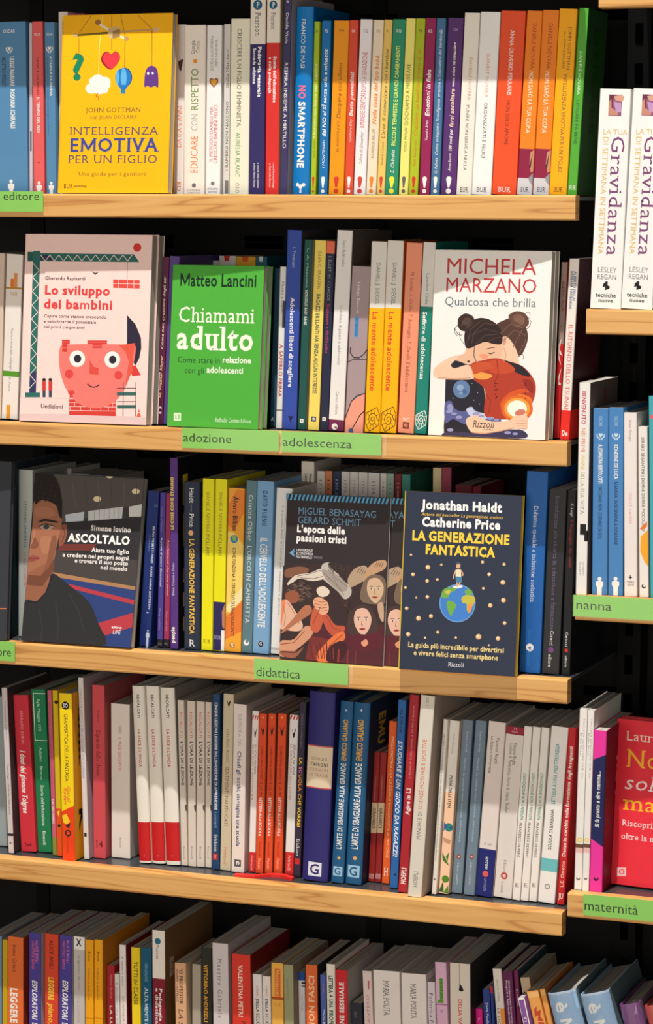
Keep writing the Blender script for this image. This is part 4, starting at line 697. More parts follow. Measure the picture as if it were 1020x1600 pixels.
# ------------------------------------------------------------------ neighbouring bay, spine out
GRV = lambda: [('r', 149, 182, (150, 90, 130), .3, .72), ('p', [(.3, 149), (.5, 149), (.42, 160), (.46, 172), (.3, 178)], (110, 50, 70)), ('p', [(.45, 152), (.72, 149), (.8, 153), (.74, 160), (.52, 158)], (215, 165, 140)), ('p', [(.3, 160), (.38, 156), (.4, 170), (.62, 176), (.6, 181), (.3, 181)], (200, 140, 120)), ('p', [(.46, 160), (.7, 162), (.72, 176), (.55, 176)], (196, 150, 195)),
               ('h', 'LA TUA', 211, .4, 8, (216, 176, 80), '', .55), ('d', 'Gravidanza', 212, 400, .66, .42, (128, 72, 120), 's'), ('d', 'DI SETTIMANA IN SETTIMANA', 214, 398, .26, .17, (216, 180, 90)), ('h', 'LESLEY', 426, .31, 8, (110, 105, 110)), ('h', 'REGAN', 437, .32, 8, (110, 105, 110)),
               ('p', [(.4, 444), (.48, 440), (.54, 440), (.54, 446), (.62, 448), (.6, 452), (.52, 453), (.46, 454), (.46, 448), (.38, 450)], BK), ('h', 'tecniche', 465, .33, 7, BK, 'b'), ('h', 'nuove', 473, .24, 6, BK, 'b')]
B(12, 'first of two big white spines with purple and gold lettering, at the shelf end', 921.5, 969.4, 937.5, 140, (243, 241, 238), GRV(), d=.15)
B(12, 'second of two big white spines with purple and gold lettering, cut by the border', 969.9, 1018.5, 989.5, 140, (243, 241, 238), GRV(), d=.15)
B(12, 'third big white spine standing beyond the border of the photo', 1019, 1067, 1041, 140, (243, 241, 238), GRV(), d=.15)
B(13, 'white spine with rainbow capitals and black squares at the nanna shelf end', 899, 916, 905, 598, (237, 233, 228), [('d', 'BENVENUTO', 611, 663, .45, .36, (190, 50, 90), 'b'), ('d', 'NEI PRIMI', 668, 706, .45, .34, (225, 130, 80)), ('d', 'ANNI', 710, 733, .45, .36, (225, 190, 60)), ('d', 'DELLA TUA', 736, 777, .45, .36, (150, 165, 70)), ('d', 'VITA', 781, 803, .45, .36, (150, 160, 165)), ('r', 818, 835, BK, .3, .85), ('r', 828, 845, BK, .7, 1), ('d', 'QUINTO', 877, 899, .66, .16, GR, 'w'), ('d', 'QUARTO', 877, 899, .36, .16, GR, 'w'), ('S', 'BENVENUTO', 612, 634, .5, .01, (150, 40, 50))], side=(120, 104, 98), sb=.008)
OSC = lambda t1, y1, t2, y2: [('d', 'OSCAR', 650, 666, .5, .2, (170, 200, 225)), ('hands', 680, (200, 220, 238)), ('d', t1, 694, y1, .5, .26, WH, 'b'), ('d', t2, y1 + 4, y2, .5, .22, (30, 60, 100), 'b'), ('fig', 915, WH)]
B(13, 'first of two sky blue spines with a white figure, beside the rainbow-lettered one', 924.5, 948.3, 926.5, 638, (72, 132, 192), OSC('ALESSANDRA BERTOLOTTI', 755, 'FACCIAMO NON DORMIRE DA SOLI', 842), side=(200, 215, 230))
B(13, 'second of two sky blue spines with a white figure, beside the white one', 950, 974, 951, 637, (72, 132, 192), OSC('RONDINE DE LUCA', 748, 'MAMMA, INSEGNAMI A DORMIRE', 851))
B(13, 'plain white spine with grey and pink lettering on the nanna shelf', 975, 995, 974.5, 645, (237, 228, 224), [('d', 'Alina Giorgio', 656, 690, .5, .2, GR, 's'), ('d', 'DOLCE NANNA', 770, 818, .5, .22, (225, 150, 165), 's'), ('h', '+', 906, .16, 8, DK, 'B'), ('h', 'TERRA', 911, .3, 3, GR, 'b'), ('h', 'NUOVA', 915, .26, 3, GR, 'b')])
B(13, 'narrow white spine with an orange shape near its foot', 998.5, 1013, 996.5, 667, (236, 230, 224), [('d', 'SERGIO SEGANTINI | DORMI DORMI PICCOLINO', 683, 830, .5, .3, (110, 100, 100), 'b'), ('p', [(.1, 826), (.9, 814), (.9, 822), (.4, 828)], OR), ('p', [(.2, 838), (.95, 828), (1, 885), (.6, 878), (.15, 862)], (245, 170, 40)), ('c', 916, .5, .24, DK), ('c', 915, .56, .15, (236, 230, 224))])
B(13, 'teal spine cut by the border at the nanna shelf', 1016, 1044, 1013, 619, (70, 166, 178), [('c', 651, .2, .12, (230, 90, 100))])
CCC = lambda: [('d', 'TACI PER NON DIRE CHE SAI', 1122, 1216, .62, .22, (170, 150, 150)), ('d', 'Emilia Rossi', 1145, 1180, .3, .2, GR), ('c', 1312, .5, .34, (240, 205, 70)), ('c', 1312, .5, .16, WH), ('r', 1318, 1324, (110, 76, 60)), ('r', 1324, 1332, (230, 190, 185)), ('c', 1372, .5, .26, GR), ('c', 1370, .5, .2, (236, 232, 228))]
B(14, 'first of two white spines with a yellow ring, at the maternità shelf end', 896.5, 908.5, 905.5, 1108, (236, 232, 228), CCC(), yb=1390)
B(14, 'second of two white spines with a yellow ring, beside the magenta one', 909, 920, 918, 1110, (236, 232, 228), CCC(), yb=1392)
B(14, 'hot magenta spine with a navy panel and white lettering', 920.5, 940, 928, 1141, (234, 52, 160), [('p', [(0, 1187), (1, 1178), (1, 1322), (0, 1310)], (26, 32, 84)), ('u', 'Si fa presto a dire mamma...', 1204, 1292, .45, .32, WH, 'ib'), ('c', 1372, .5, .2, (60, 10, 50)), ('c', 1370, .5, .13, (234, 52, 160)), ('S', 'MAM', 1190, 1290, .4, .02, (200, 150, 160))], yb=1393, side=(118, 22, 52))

# ------------------------------------------------------------------ bottom row, spine out (feet below the frame)
B(5, 'blue-grey book cut by the left border, bottom row', -18, 2.5, -18, 1461, (112, 142, 168))
B(5, 'narrow ochre spine left of the burnt orange one, bottom row', 3.5, 11.5, 3.5, 1468, (204, 164, 24))
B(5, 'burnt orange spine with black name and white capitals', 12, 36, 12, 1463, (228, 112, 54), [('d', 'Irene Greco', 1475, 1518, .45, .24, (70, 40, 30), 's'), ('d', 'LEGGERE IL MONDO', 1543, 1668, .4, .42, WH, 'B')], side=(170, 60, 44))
ESP = lambda: [('d', 'ALICE BIGLI', 1468, 1504, .68, .2, (220, 110, 150), 'b'), ('d', 'MATTEO BIAGI', 1470, 1514, .36, .2, (210, 90, 130), 'b'), ('d', 'ESPLORATORI', 1531, 1592, .5, .4, WH, 'Bi'), ('d', 'DI PAROLE', 1597, 1640, .5, .4, WH, 'B')]
B(5, 'first of two violet spines with pink and white capitals, left of the scarlet one', 45, 63.5, 45, 1457, (76, 66, 152), ESP(), side=(205, 196, 200))
B(5, 'scarlet spine with black and yellow lettering between two violet ones', 69.5, 90.5, 69.8, 1458.5, (218, 72, 44), [('d', 'ALICE BIGLI', 1468, 1513, .5, .28, BK), ('d', 'LEGGERE', 1526, 1562, .48, .38, (248, 200, 70), 'B'), ('d', 'piano, forte', 1567, 1630, .5, .4, (248, 200, 70), 'bi')])
B(5, 'second of two violet spines with pink and white capitals, right of the scarlet one', 91.5, 111, 93, 1461, (76, 66, 152), ESP(), side=(205, 196, 200))
B(5, 'light grey spine with a white head and black crossed emblem', 115, 132, 114.8, 1463, (196, 190, 184), [('r', 1450, 1483, (238, 236, 232)), ('h', 'X', 1477, .22, 10, DK, 'B'), ('d', 'Guglielmo Bruner', 1491, 1547, .5, .2, GR), ('d', 'La cultura che educa', 1558, 1640, .48, .2, (170, 160, 155))])
BRU = lambda: [('d', 'Bruner', 1486, 1502, .5, .26, (120, 70, 20), 'b'), ('d', 'Cultura in questione', 1512, 1563, .45, .24, (140, 85, 25)), ('r', 1590, 1591, (200, 110, 20))]
B(5, 'first of two slim amber spines, beside the light grey one', 133.5, 146, 133.2, 1468, (242, 168, 22), BRU())
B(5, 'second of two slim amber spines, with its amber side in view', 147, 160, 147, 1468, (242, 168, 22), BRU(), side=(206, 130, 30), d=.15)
B(5, 'low deep red spine right of the two slim amber ones', 167, 179, 166.5, 1508, (172, 36, 46), [('d', 'Massimo Recalcati', 1522, 1560, .6, .24, (230, 150, 150)), ('d', 'LA LUCE', 1570, 1620, .55, .3, WH, 'b')], sb=.04)
B(5, 'low thin white spine beside the low deep red one', 180, 187, 178.6, 1522, (226, 222, 218), [('d', 'Il mondo che educa la scuola', 1535, 1650, .5, .3, GR)])
B(5, 'white spine with a wine red side, bottom row', 188, 198, 186, 1476, (232, 224, 222), [('d', 'A mente e cuore', 1494, 1540, .5, .26, DK), ('d', 'GIUSTIZIA DI CLASSE', 1555, 1640, .5, .26, (205, 80, 70))], side=(124, 22, 38))
B(5, 'bright yellow spine with olive capitals, bottom row', 206, 219.5, 204.5, 1480, (238, 208, 34), [('d', 'TUTTI IN CLASSE', 1502, 1570, .5, .44, (120, 96, 20), 'b')])
B(5, 'petrol blue spine beside the bright yellow one, bottom row', 220.5, 237, 219.8, 1480, (22, 88, 118), [('d', 'VERGALNE', 1503, 1533, .5, .24, (130, 170, 190)), ('d', 'ALTA MENTE LAVORIAMO', 1543, 1650, .5, .3, (200, 215, 225), 'b')])
B(5, 'cream and burgundy spine with a blue round emblem, tall, bottom row', 238.5, 258, 237.5, 1453, (132, 26, 46), [('r', 1440, 1528, (238, 230, 218)), ('c', 1470, .45, .24, (40, 110, 140)), ('d', 'Pearson', 1476, 1498, .42, .22, (60, 80, 90), 's'), ('d', 'Pedagogia speciale', 1543, 1640, .66, .22, WH, 'b'), ('d', 'e didattica', 1543, 1600, .36, .2, WH, 'b'), ('S', 'PEDAGOGIA', 1500, 1530, .1, .012, (220, 210, 200))], side=(132, 98, 62), d=.16)
B(5, 'peach tan spine with bold dark capitals, bottom row', 274, 291.5, 272.5, 1504, (218, 168, 128), [('d', "'O PROFESSOR", 1513, 1568, .56, .3, DK, 'b'), ('d', 'MARIO CASTELLO', 1514, 1566, .22, .16, (90, 70, 60), 'b'), ('d', 'LA SCUOLA', 1575, 1650, .5, .4, (70, 50, 44), 'i')], side=(200, 176, 150), sb=.02)
B(5, 'narrow putty grey spine left of the black one with orange capitals', 300, 313.5, 300, 1506, (170, 160, 144))
B(5, 'black spine with orange capitals, bottom row', 315, 331, 314, 1481, (42, 42, 36), [('d', 'VITTORINO ANDREOLI', 1507, 1597, .42, .36, (235, 165, 50), 'b')])
B(5, 'broad lilac grey spine with spaced grey serif lettering', 333, 357.5, 331.2, 1473, (212, 203, 204), [('d', 'Maestro Gabriele', 1497, 1590, .46, .26, (110, 104, 110), 'sw')], side=(188, 180, 182), d=.15)
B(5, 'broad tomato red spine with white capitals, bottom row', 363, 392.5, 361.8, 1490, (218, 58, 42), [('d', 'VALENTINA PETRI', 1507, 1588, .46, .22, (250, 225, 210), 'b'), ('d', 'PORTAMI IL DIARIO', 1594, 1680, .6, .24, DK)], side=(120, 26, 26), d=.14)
MIN = lambda: [('d', 'IL MINIMO', 1540, 1556, .5, .22, (190, 90, 90)), ('d', 'DELLA SCUOLA DI OGGI', 1560, 1640, .5, .34, DK, 'b')]
B(5, 'first of two low white spines right of the broad tomato red one', 396, 410, 394.2, 1522, (232, 226, 222), MIN(), sb=.036)
B(5, 'second of two low white spines, beside the yellow one with red capitals', 411, 423.5, 409.6, 1525, (232, 226, 222), MIN(), sb=.036)
B(5, 'honey yellow spine with a red framed block of capitals', 424.5, 443, 423.4, 1504, (238, 178, 78), [('r', 1513, 1558, (214, 96, 50), .3, .78), ('d', 'Montessori', 1514, 1557, .54, .34, (240, 180, 90), 'b'), ('r', 1557, 1560, (190, 70, 30)), ('r', 1560, 1561.5, (140, 100, 30)), ('h', '118', 1572, .28, 6, (214, 150, 60), 'b')])
B(5, 'plain sage green spine, bottom row', 444, 459, 442.6, 1507, (156, 156, 118), [('d', 'Scuola attiva', 1527, 1562, .45, .1, (90, 90, 60))], side=(150, 140, 120))
B(5, 'low grey-white spine with a blue head, bottom row', 466.5, 477, 465.5, 1519, (206, 206, 208), [('r', 1510, 1532, (26, 72, 146)), ('r', 1534, 1537, DK, .5, 1), ('r', 1539, 1542, GR, .5, 1), ('d', 'Ivano Dionigi', 1553, 1578, .6, .24, GR)], sb=.045)
B(5, 'orange spine with jumbled cream capitals, bottom row', 478, 496, 477.2, 1507, (222, 104, 48), [('u', "SCE NON FASCI", 1523, 1640, .5, .46, (245, 200, 160), 'b')], side=(40, 38, 44), sb=.025)
B(5, 'narrow violet blue spine between the orange and the white one, bottom row', 501, 510, 499.5, 1523, (78, 98, 168), [('d', 'Anonimo', 1536, 1552, .6, .3, (190, 130, 160)), ('d', 'Maria B.', 1577, 1602, .6, .3, WH)], sb=.03)
LET = []
for j, (wd_, y0, y1, c) in enumerate((('LETTERA', 1524, 1551, (40, 90, 80)), ('A', 1554, 1558, (50, 60, 60)), ('UNA', 1561, 1574, (40, 120, 90)), ('PROFESSORESSA', 1578, 1640, (50, 110, 80)))): LET.append(('d', wd_, y0, y1, .5, .46, c, 'B'))
B(5, 'white spine with dark green bold capitals, bottom row', 511, 524, 509.8, 1506, (232, 224, 212), LET)
B(5, 'red spine with bold white capitals and a pale side, bottom row', 525, 543.5, 523.8, 1515, (204, 36, 46), [('u', 'EDUCAZIONE SESSUALE', 1534, 1655, .5, .36, WH, 'B')], side=(196, 190, 188), d=.14)
B(5, 'low dark slate book between the red and the pinkish white spines', 549, 566, 548, 1567, (44, 44, 58), [('d', 'ED', 1580, 1590, .4, .2, GR)])
B(5, 'pinkish white spine with rose capitals, bottom row', 569, 584, 565.8, 1517, (224, 206, 202), [('u', 'DI LULLI CANTERO', 1554, 1650, .5, .3, (205, 100, 120)), ('p', [(.55, 1532), (.75, 1532), (.7, 1546), (.6, 1546)], (190, 80, 90))])
MAR = lambda y: [('d', 'MARIA POLITA', y + 16, y + 70, .48, .22, (70, 64, 66), 's')]
B(5, 'first of two very broad white spines with grey serif capitals', 585, 626, 582.8, 1515.5, (234, 226, 222), MAR(1515))
B(5, 'second of two very broad white spines with grey serif capitals, the lower one', 628, 668.5, 626.3, 1520, (234, 226, 222), MAR(1520))
B(5, 'low pale lavender spine with dark handwriting, bottom row', 669.3, 681, 667.3, 1534, (216, 206, 211), [('d', 'Federica Pelle', 1551, 1615, .45, .46, (80, 76, 90), 's')], sb=.034)
B(5, 'lilac pink spine with a green block, bottom row', 682, 702.5, 679, 1503, (222, 180, 208), [('r', 1528, 1567, (104, 166, 60), .36, .66), ('d', 'FANTASIA', 1529, 1566, .51, .24, (60, 110, 40), 'b'), ('r', 1562, 1567, (90, 150, 50), .15, .66), ('r', 1568.5, 1570, (150, 90, 130)), ('h', '45', 1582, .12, 5, GR)])
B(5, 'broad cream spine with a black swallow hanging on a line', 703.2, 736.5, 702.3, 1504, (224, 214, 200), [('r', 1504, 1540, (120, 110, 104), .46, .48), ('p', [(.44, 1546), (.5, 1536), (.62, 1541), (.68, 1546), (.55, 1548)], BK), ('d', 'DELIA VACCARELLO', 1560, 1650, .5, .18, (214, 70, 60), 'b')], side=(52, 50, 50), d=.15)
B(5, 'low hot pink spine beside the cream one with the swallow', 743, 754, 742.5, 1576, (232, 34, 142), [('d', 'L', 1590, 1596, .5, .2, WH)], sb=.05)
B(5, 'low navy spine with white script, bottom row', 756, 767.5, 753.2, 1546, (42, 62, 132), [('d', 'Zara Paolini', 1566, 1605, .55, .3, (190, 200, 225), 'b')], sb=.03)
B(5, 'thin navy spine with a small red head, bottom row', 768.2, 775, 765.5, 1541, (42, 62, 132), [('r', 1530, 1552, (200, 40, 60))], sb=.025)
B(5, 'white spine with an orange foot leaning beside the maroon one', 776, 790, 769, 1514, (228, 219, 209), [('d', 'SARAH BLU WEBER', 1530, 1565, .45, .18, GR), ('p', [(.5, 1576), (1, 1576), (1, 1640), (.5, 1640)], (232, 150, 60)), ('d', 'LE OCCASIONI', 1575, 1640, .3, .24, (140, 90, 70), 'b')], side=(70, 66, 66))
B(5, 'broad maroon spine with white small lettering, bottom row', 790.5, 807, 784, 1518, (98, 32, 82), [('d', 'Orientamento formativo', 1532, 1600, .62, .16, (225, 205, 220), 'b'), ('d', 'Progetti e Apprendimento', 1532, 1602, .38, .16, (225, 205, 220), 'b')])
B(5, 'narrow maroon spine at the end of the upright bottom row books', 807.8, 815, 801.8, 1517, (114, 32, 78), [('d', 'Esercizi', 1545, 1572, .5, .3, (225, 205, 220))], side=(40, 66, 80))
B(15, 'thick beige book behind the violet booklet, bottom corner', 823, 838, 812, 1528, (192, 168, 138), sb=.042, d=.12, side=(150, 132, 110))
B(15, 'violet booklet with a white frame, leaning at the bottom edge', 817, 827.5, 808.5, 1560, (134, 82, 156), [('r', 1555, 1563, WH), ('r', 1555, 1700, WH, 0, .12), ('r', 1555, 1700, WH, .88, 1), ('d', 'Ti', 1588, 1598, .5, .4, WH)], sb=.008, d=.03, rear=True)
B(15, 'first of two leaning orange books with red scrawl, bottom corner', 834, 853, 822, 1550, (228, 160, 84), [('p', [(.3, 1578), (.6, 1574), (.5, 1582), (.9, 1580), (.7, 1590), (.9, 1598), (.4, 1596), (.55, 1588), (.25, 1590)], (190, 70, 40)), ('p', [(.4, 1598), (.9, 1600), (.8, 1620), (.3, 1612)], (190, 70, 40)), ('r', 1552, 1560, (236, 180, 110))], sb=.02, side=(206, 130, 54))
B(15, 'second of two leaning orange books, touching the wrapped light blue one', 855, 864, 842, 1546, (226, 156, 80), [('r', 1548, 1556, (236, 180, 110))], sb=.025, side=(206, 120, 44))
EM = lambda y: [('r', y, y + 3, (196, 216, 238)), ('d', 'è', y + 14, y + 32, .42, .42, WH, 'b'), ('d', 'MAMMA', y + 40, y + 165, .44, .4, WH, 'b')]
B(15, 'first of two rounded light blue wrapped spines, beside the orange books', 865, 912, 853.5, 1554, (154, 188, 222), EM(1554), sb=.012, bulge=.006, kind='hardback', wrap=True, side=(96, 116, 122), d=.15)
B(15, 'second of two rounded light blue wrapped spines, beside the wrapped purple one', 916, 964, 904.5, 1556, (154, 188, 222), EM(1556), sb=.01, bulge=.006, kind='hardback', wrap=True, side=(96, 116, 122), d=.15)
B(15, 'wrapped purple book at the bottom corner of the photo', 973, 1007, 966, 1572, (128, 72, 136), sb=.012, bulge=.005, kind='hardback', wrap=True, side=(110, 90, 110), d=.13)
B(15, 'wrapped salmon red book at the very corner of the photo', 1012, 1046, 1005, 1574, (206, 84, 78), sb=.012, bulge=.005, kind='hardback', wrap=True, d=.13)
finish_books()

# ------------------------------------------------------------------ covers facing the aisle
# yellow cover with a nursery mobile
c = Cover(1, 'yellow cover with a hanging nursery mobile and blue capitals', 89.5, 262, (97.5, 25.5), 0.006, 0.006, .014, (250, 184, 14), (0, 0), 3.923)
br = (96, 70, 44)
c.line([(392, 130), (360, 1150)], 3, (235, 165, 10))
for a, b_ in (((562, 98), (487, 205)), ((685, 98), (685, 312)), ((740, 98), (770, 240)), ((845, 98), (935, 186)), ((483, 235), (483, 340)), ((766, 248), (764, 420)), ((932, 190), (930, 410))): c.line([a, b_], 3, br)
c.line([(628, 98), (608, 300), (604, 458)], 4, (252, 226, 130))
c.line([(470, 222), (665, 207)], 14, (116, 96, 20)); c.line([(725, 201), (940, 187)], 12, (206, 160, 92)); c.line([(605, 150), (668, 190)], 16, (240, 226, 200)); c.line([(722, 222), (768, 243)], 13, (240, 226, 200))
for x, y, r, k in ((600, 142, 17, (160, 112, 52)), (461, 221, 14, (206, 170, 110)), (957, 187, 17, (226, 184, 124)), (775, 243, 15, (190, 150, 90))): c.ell(x, y, r, r, k)
c.poly([(662, 183), (715, 165), (736, 180), (736, 230), (690, 243), (660, 232)], (206, 178, 124)); c.poly([(690, 196), (736, 180), (736, 230), (690, 243)], (160, 124, 74))
c.text('?', 436, 526, 490, 148, (28, 130, 88), 'B'); c.blob([(678, 433), (622, 385), (630, 335), (660, 322), (682, 338), (706, 320), (733, 340), (730, 380)], (150, 30, 40)); c.blob([(684, 428), (632, 380), (638, 338), (664, 326), (686, 342), (708, 324), (731, 344), (726, 380)], (228, 58, 70))
for x, y, r in ((560, 548, 36), (600, 500, 42), (640, 510, 38), (610, 540, 48), (655, 530, 22), (575, 505, 30), (640, 556, 24)): c.ell(x, y, r, r * .9, (240, 234, 226))
c.line([(600, 575), (588, 595), (602, 600), (606, 622)], 6, (220, 110, 40))
c.ell(764, 480, 46, 60, (20, 60, 110)); c.ell(756, 482, 50, 60, (36, 120, 196)); c.ell(758, 482, 18, 60, (96, 178, 226)); c.ell(720, 482, 10, 46, (96, 178, 226)); c.poly([(722, 525), (792, 525), (768, 556), (742, 556)], (36, 120, 196)); c.rect(740, 556, 768, 580, (40, 130, 180))
c.blob([(884, 535), (890, 450), (910, 415), (940, 410), (966, 440), (970, 538), (948, 532), (925, 542), (905, 532)], (98, 58, 134)); c.ell(908, 456, 7, 9, WH); c.ell(936, 455, 6, 8, WH)
c.text('JOHN GOTTMAN', 528, 862, 693, 28, (104, 78, 50), 'sb'); c.text('con JOAN DECLAIRE', 552, 838, 733, 20, (120, 90, 50), 's')
c.text('INTELLIGENZA', 425, 967, 832, 48, (92, 80, 96), 'sb'); c.text('EMOTIVA', 425, 967, 934, 80, (66, 74, 146), 'sB'); c.text('PER UN FIGLIO', 415, 965, 1006, 50, (92, 80, 96), 'sb')
c.text('Una guida per i genitori', 480, 892, 1082, 22, (110, 84, 46), 's'); c.text('BUR', 390, 445, 1160, 28, (80, 60, 30), 's'); c.text('parenting', 452, 530, 1152, 14, (80, 60, 30), 'b')
c.done('covers facing out')

# pink cover with a brick head and crane
PK = (248, 214, 206)
c = Cover(2, 'pink cover with a brick-built child head and green crane', 29.8, 228, (39.7, 367.5), 0.006, 0.004, .017, PK, (0, 350), 3.778)
c.poly([(118, 1030), (412, 1036), (408, 1130), (864, 1146), (862, 1200), (112, 1174)], (226, 196, 194)); c.poly([(122, 1034), (410, 1040), (408, 1128), (116, 1128)], PK)
tg = (44, 106, 100)
c.poly([(196, 166), (238, 166), (212, 1010), (172, 1010)], tg); c.poly([(178, 880), (216, 880), (212, 1010), (172, 1010)], (52, 56, 96)); c.poly([(163, 178), (790, 186), (822, 232), (165, 226)], tg); c.poly([(240, 190), (300, 190), (310, 220), (238, 220)], (48, 52, 78)); c.rect(163, 172, 196, 228, (36, 90, 84)); c.rect(148, 1002, 236, 1030, tg)
zz = [];
for k in range(19): zz.append(((233 if k % 2 else 196) - k * 1.35, 240 + k * 41))
c.line(zz, 4, (238, 214, 206))
c.line([(240 + k * 27, 226 if k % 2 else 190) for k in range(21)], 4, (238, 214, 206))
c.ell(810, 146, 24, 26, (214, 56, 50)); c.line([(752, 232), (750, 336)], 3, (90, 60, 60)); c.poly([(668, 334), (824, 338), (824, 388), (668, 384)], (222, 76, 66))
for x in (700, 752, 790): c.line([(x, 336), (x, 386)], 3, PK)
c.line([(668, 358), (824, 362)], 3, PK); c.poly([(540, 286), (562, 296), (586, 288), (562, 308)], (60, 40, 50))
c.text('Gherardo Rapisardi', 265, 505, 338, 20, (60, 44, 50), 'b'); c.text('Lo sviluppo', 262, 652, 425, 52, (222, 66, 66), 'B'); c.text('dei bambini', 258, 668, 508, 52, (222, 66, 66), 'B')
for q, (t_, x1) in enumerate((('Capire come stanno crescendo', 628), ('e valorizzarne il potenziale', 568), ('nei primi cinque anni', 500))): c.text(t_, 258, x1, 562 + q * 31, 18, (84, 66, 70), 'b')
sk = (236, 122, 112)
c.poly([(750, 545), (800, 600), (832, 680), (834, 740), (822, 800), (800, 842), (770, 800), (750, 720)], (44, 38, 58))
c.poly([(760, 850), (800, 842), (832, 900), (780, 905)], (214, 62, 54)); c.poly([(408, 1040), (684, 1046), (684, 1142), (408, 1134)], (214, 62, 54))
for y in (1060, 1084, 1108): c.line([(408, y), (684, y + 4)], 3, PK)
for k, x in enumerate((440, 500, 560, 620, 664)): c.line([(x, 1060), (x, 1084)], 3, PK); c.line([(x - 25, 1084), (x - 25, 1108)], 3, PK)
c.blob([(356, 730), (420, 718), (560, 716), (740, 718), (790, 716), (800, 760), (775, 880), (720, 1010), (640, 1078), (550, 1094), (460, 1064), (390, 980), (352, 860)], sk)
c.poly([(700, 722), (798, 710), (786, 790), (784, 870), (740, 960), (760, 820), (740, 760)], (226, 88, 70))
for x0, y0, x1, y1 in ((366, 690, 412, 716), (368, 716, 396, 762), (516, 694, 632, 716), (546, 716, 602, 740), (402, 988, 440, 1010), (410, 1010, 430, 1032)): c.rect(x0, y0, x1, y1, (214, 62, 54)); c.line([(x0, (y0 + y1) / 2), (x1, (y0 + y1) / 2)], 3, sk)
for x, y in ((456, 802), (663, 808)): c.ell(x, y, 46, 49, WH); c.ell(x + 2, y, 22, 24, (44, 38, 50))
c.poly([(530, 808), (552, 850), (582, 858), (580, 898), (528, 894)], (222, 76, 66)); c.ell(408, 892, 25, 27, (222, 70, 66)); c.ell(699, 900, 24, 26, (222, 70, 66))
c.line([(516, 950), (530, 964), (552, 971), (572, 966), (587, 954)], 7, (70, 40, 46))
for x in (260, 297): c.rect(x - 11, 934, x + 11, 990, (206, 60, 56)); c.ell(x, 926, 11, 10, (52, 40, 44)); c.rect(x - 9, 990, x + 9, 1030, (50, 70, 90))
for y in (976, 1056): c.line([(690, y), (804, y)], 4, (70, 50, 56))
for y in (1010, 1086): c.rect(690, y - 10, 800, y + 10, (58, 100, 96))
for x in (728, 802): c.line([(x, 940), (x - 2, 1142)], 4, (60, 50, 54))
c.poly([(806, 1145), (820, 1096), (832, 1145)], (226, 100, 60)); c.line([(812, 1122), (828, 1122)], 5, WH)
c.text('Uedizioni', 240, 372, 1096, 26, (70, 50, 56), 'b')
c.done('covers facing out'); c.again(.0012, .0176, 'pink book standing directly behind the brick head cover')

# green cover
GN = (78, 172, 60)
c = Cover(2, 'plain green cover with white slab lettering, front one of two', 260, 402.8, (269.7, 415.3), 0.009, 0.003, .012, GN, (240, 350), 4.2125)
dg_ = (20, 48, 34)
c.text('Matteo Lancini', 170, 680, 417, 82, dg_, 'b'); c.text('Chiamami', 160, 662, 655, 100, (240, 244, 226), 'sb'); c.text('adulto', 150, 660, 832, 148, (240, 244, 226), 'sB')
c.text('Come stare in', 156, 438, 921, 40, (24, 64, 36)); c.text('relazione', 452, 642, 921, 40, (240, 244, 226), 'b'); c.text('con gli', 202, 332, 988, 38, (24, 64, 36)); c.text('adolescenti', 348, 590, 988, 40, (240, 244, 226), 'b')
c.rect(132, 1248, 180, 1300, (220, 238, 205)); c.line([(146, 1262), (146, 1288), (166, 1288), (166, 1262), (156, 1262)], 5, GN); c.text('Raffaello Cortina Editore', 402, 640, 1312, 26, (225, 240, 215), 'si')
c.done('covers facing out'); c.again(.0014, .0126, 'second green book standing directly behind the plain green cover')

# white cover with two embracing women
c = Cover(2, 'white cover with two embracing women and red capitals, front one', 668, 851, (678.8, 391.5), 0.018, 0.001, .0125, (240, 236, 231), (640, 350), 3.4)
c.text('MICHELA', 190, 672, 270, 82, (196, 62, 66)); c.text('MARZANO', 186, 676, 368, 76, (196, 62, 66)); c.text('Qualcosa che brilla', 184, 670, 441, 46, (104, 116, 124))
h1, h2, s1, s2 = (50, 36, 36), (84, 58, 50), (230, 184, 152), (240, 198, 168)
c.blob([(455, 545), (500, 515), (560, 500), (610, 540), (628, 610), (600, 690), (575, 700), (540, 660), (500, 640), (470, 600)], h2)
c.blob([(535, 520), (525, 490), (560, 468), (600, 472), (628, 500), (630, 540), (590, 558), (550, 545)], (100, 70, 58)); c.blob([(550, 510), (580, 490), (610, 510), (590, 535)], (126, 92, 76)); c.line([(600, 560), (625, 560), (640, 540)], 3, h2); c.line([(585, 690), (575, 712), (590, 700)], 3, h2)
c.blob([(470, 640), (510, 600), (560, 660), (580, 745), (520, 735), (480, 730)], s2)                                             # neck of the right woman
c.blob([(496, 615), (506, 600), (512, 630), (498, 650)], (206, 150, 126))
c.blob([(300, 660), (330, 620), (380, 600), (470, 590), (494, 660), (470, 730), (400, 735), (340, 745), (260, 740), (250, 710), (290, 690)], s1)   # face and neck of the left woman
c.ell(312, 734, 7, 6, (90, 50, 50)); c.line([(414, 688), (432, 694), (450, 684)], 5, (70, 44, 44)); c.line([(408, 668), (432, 662), (452, 660)], 4, (110, 76, 66)); c.blob([(370, 700), (400, 694), (420, 712), (390, 722)], (236, 150, 120)); c.line([(345, 650), (340, 700), (352, 735)], 4, h1)
c.blob([(295, 655), (290, 590), (310, 540), (360, 505), (420, 510), (470, 545), (490, 590), (488, 640), (440, 640), (400, 630), (350, 650), (320, 664)], h1)
c.blob([(262, 560), (256, 510), (290, 480), (330, 490), (345, 520), (330, 560), (295, 574)], (58, 42, 40)); c.blob([(275, 530), (300, 500), (325, 515), (310, 545)], (82, 62, 56)); c.line([(300, 640), (320, 600), (400, 560), (470, 580)], 3, (86, 66, 60)); c.line([(240, 560), (256, 590), (280, 596)], 3, h1)
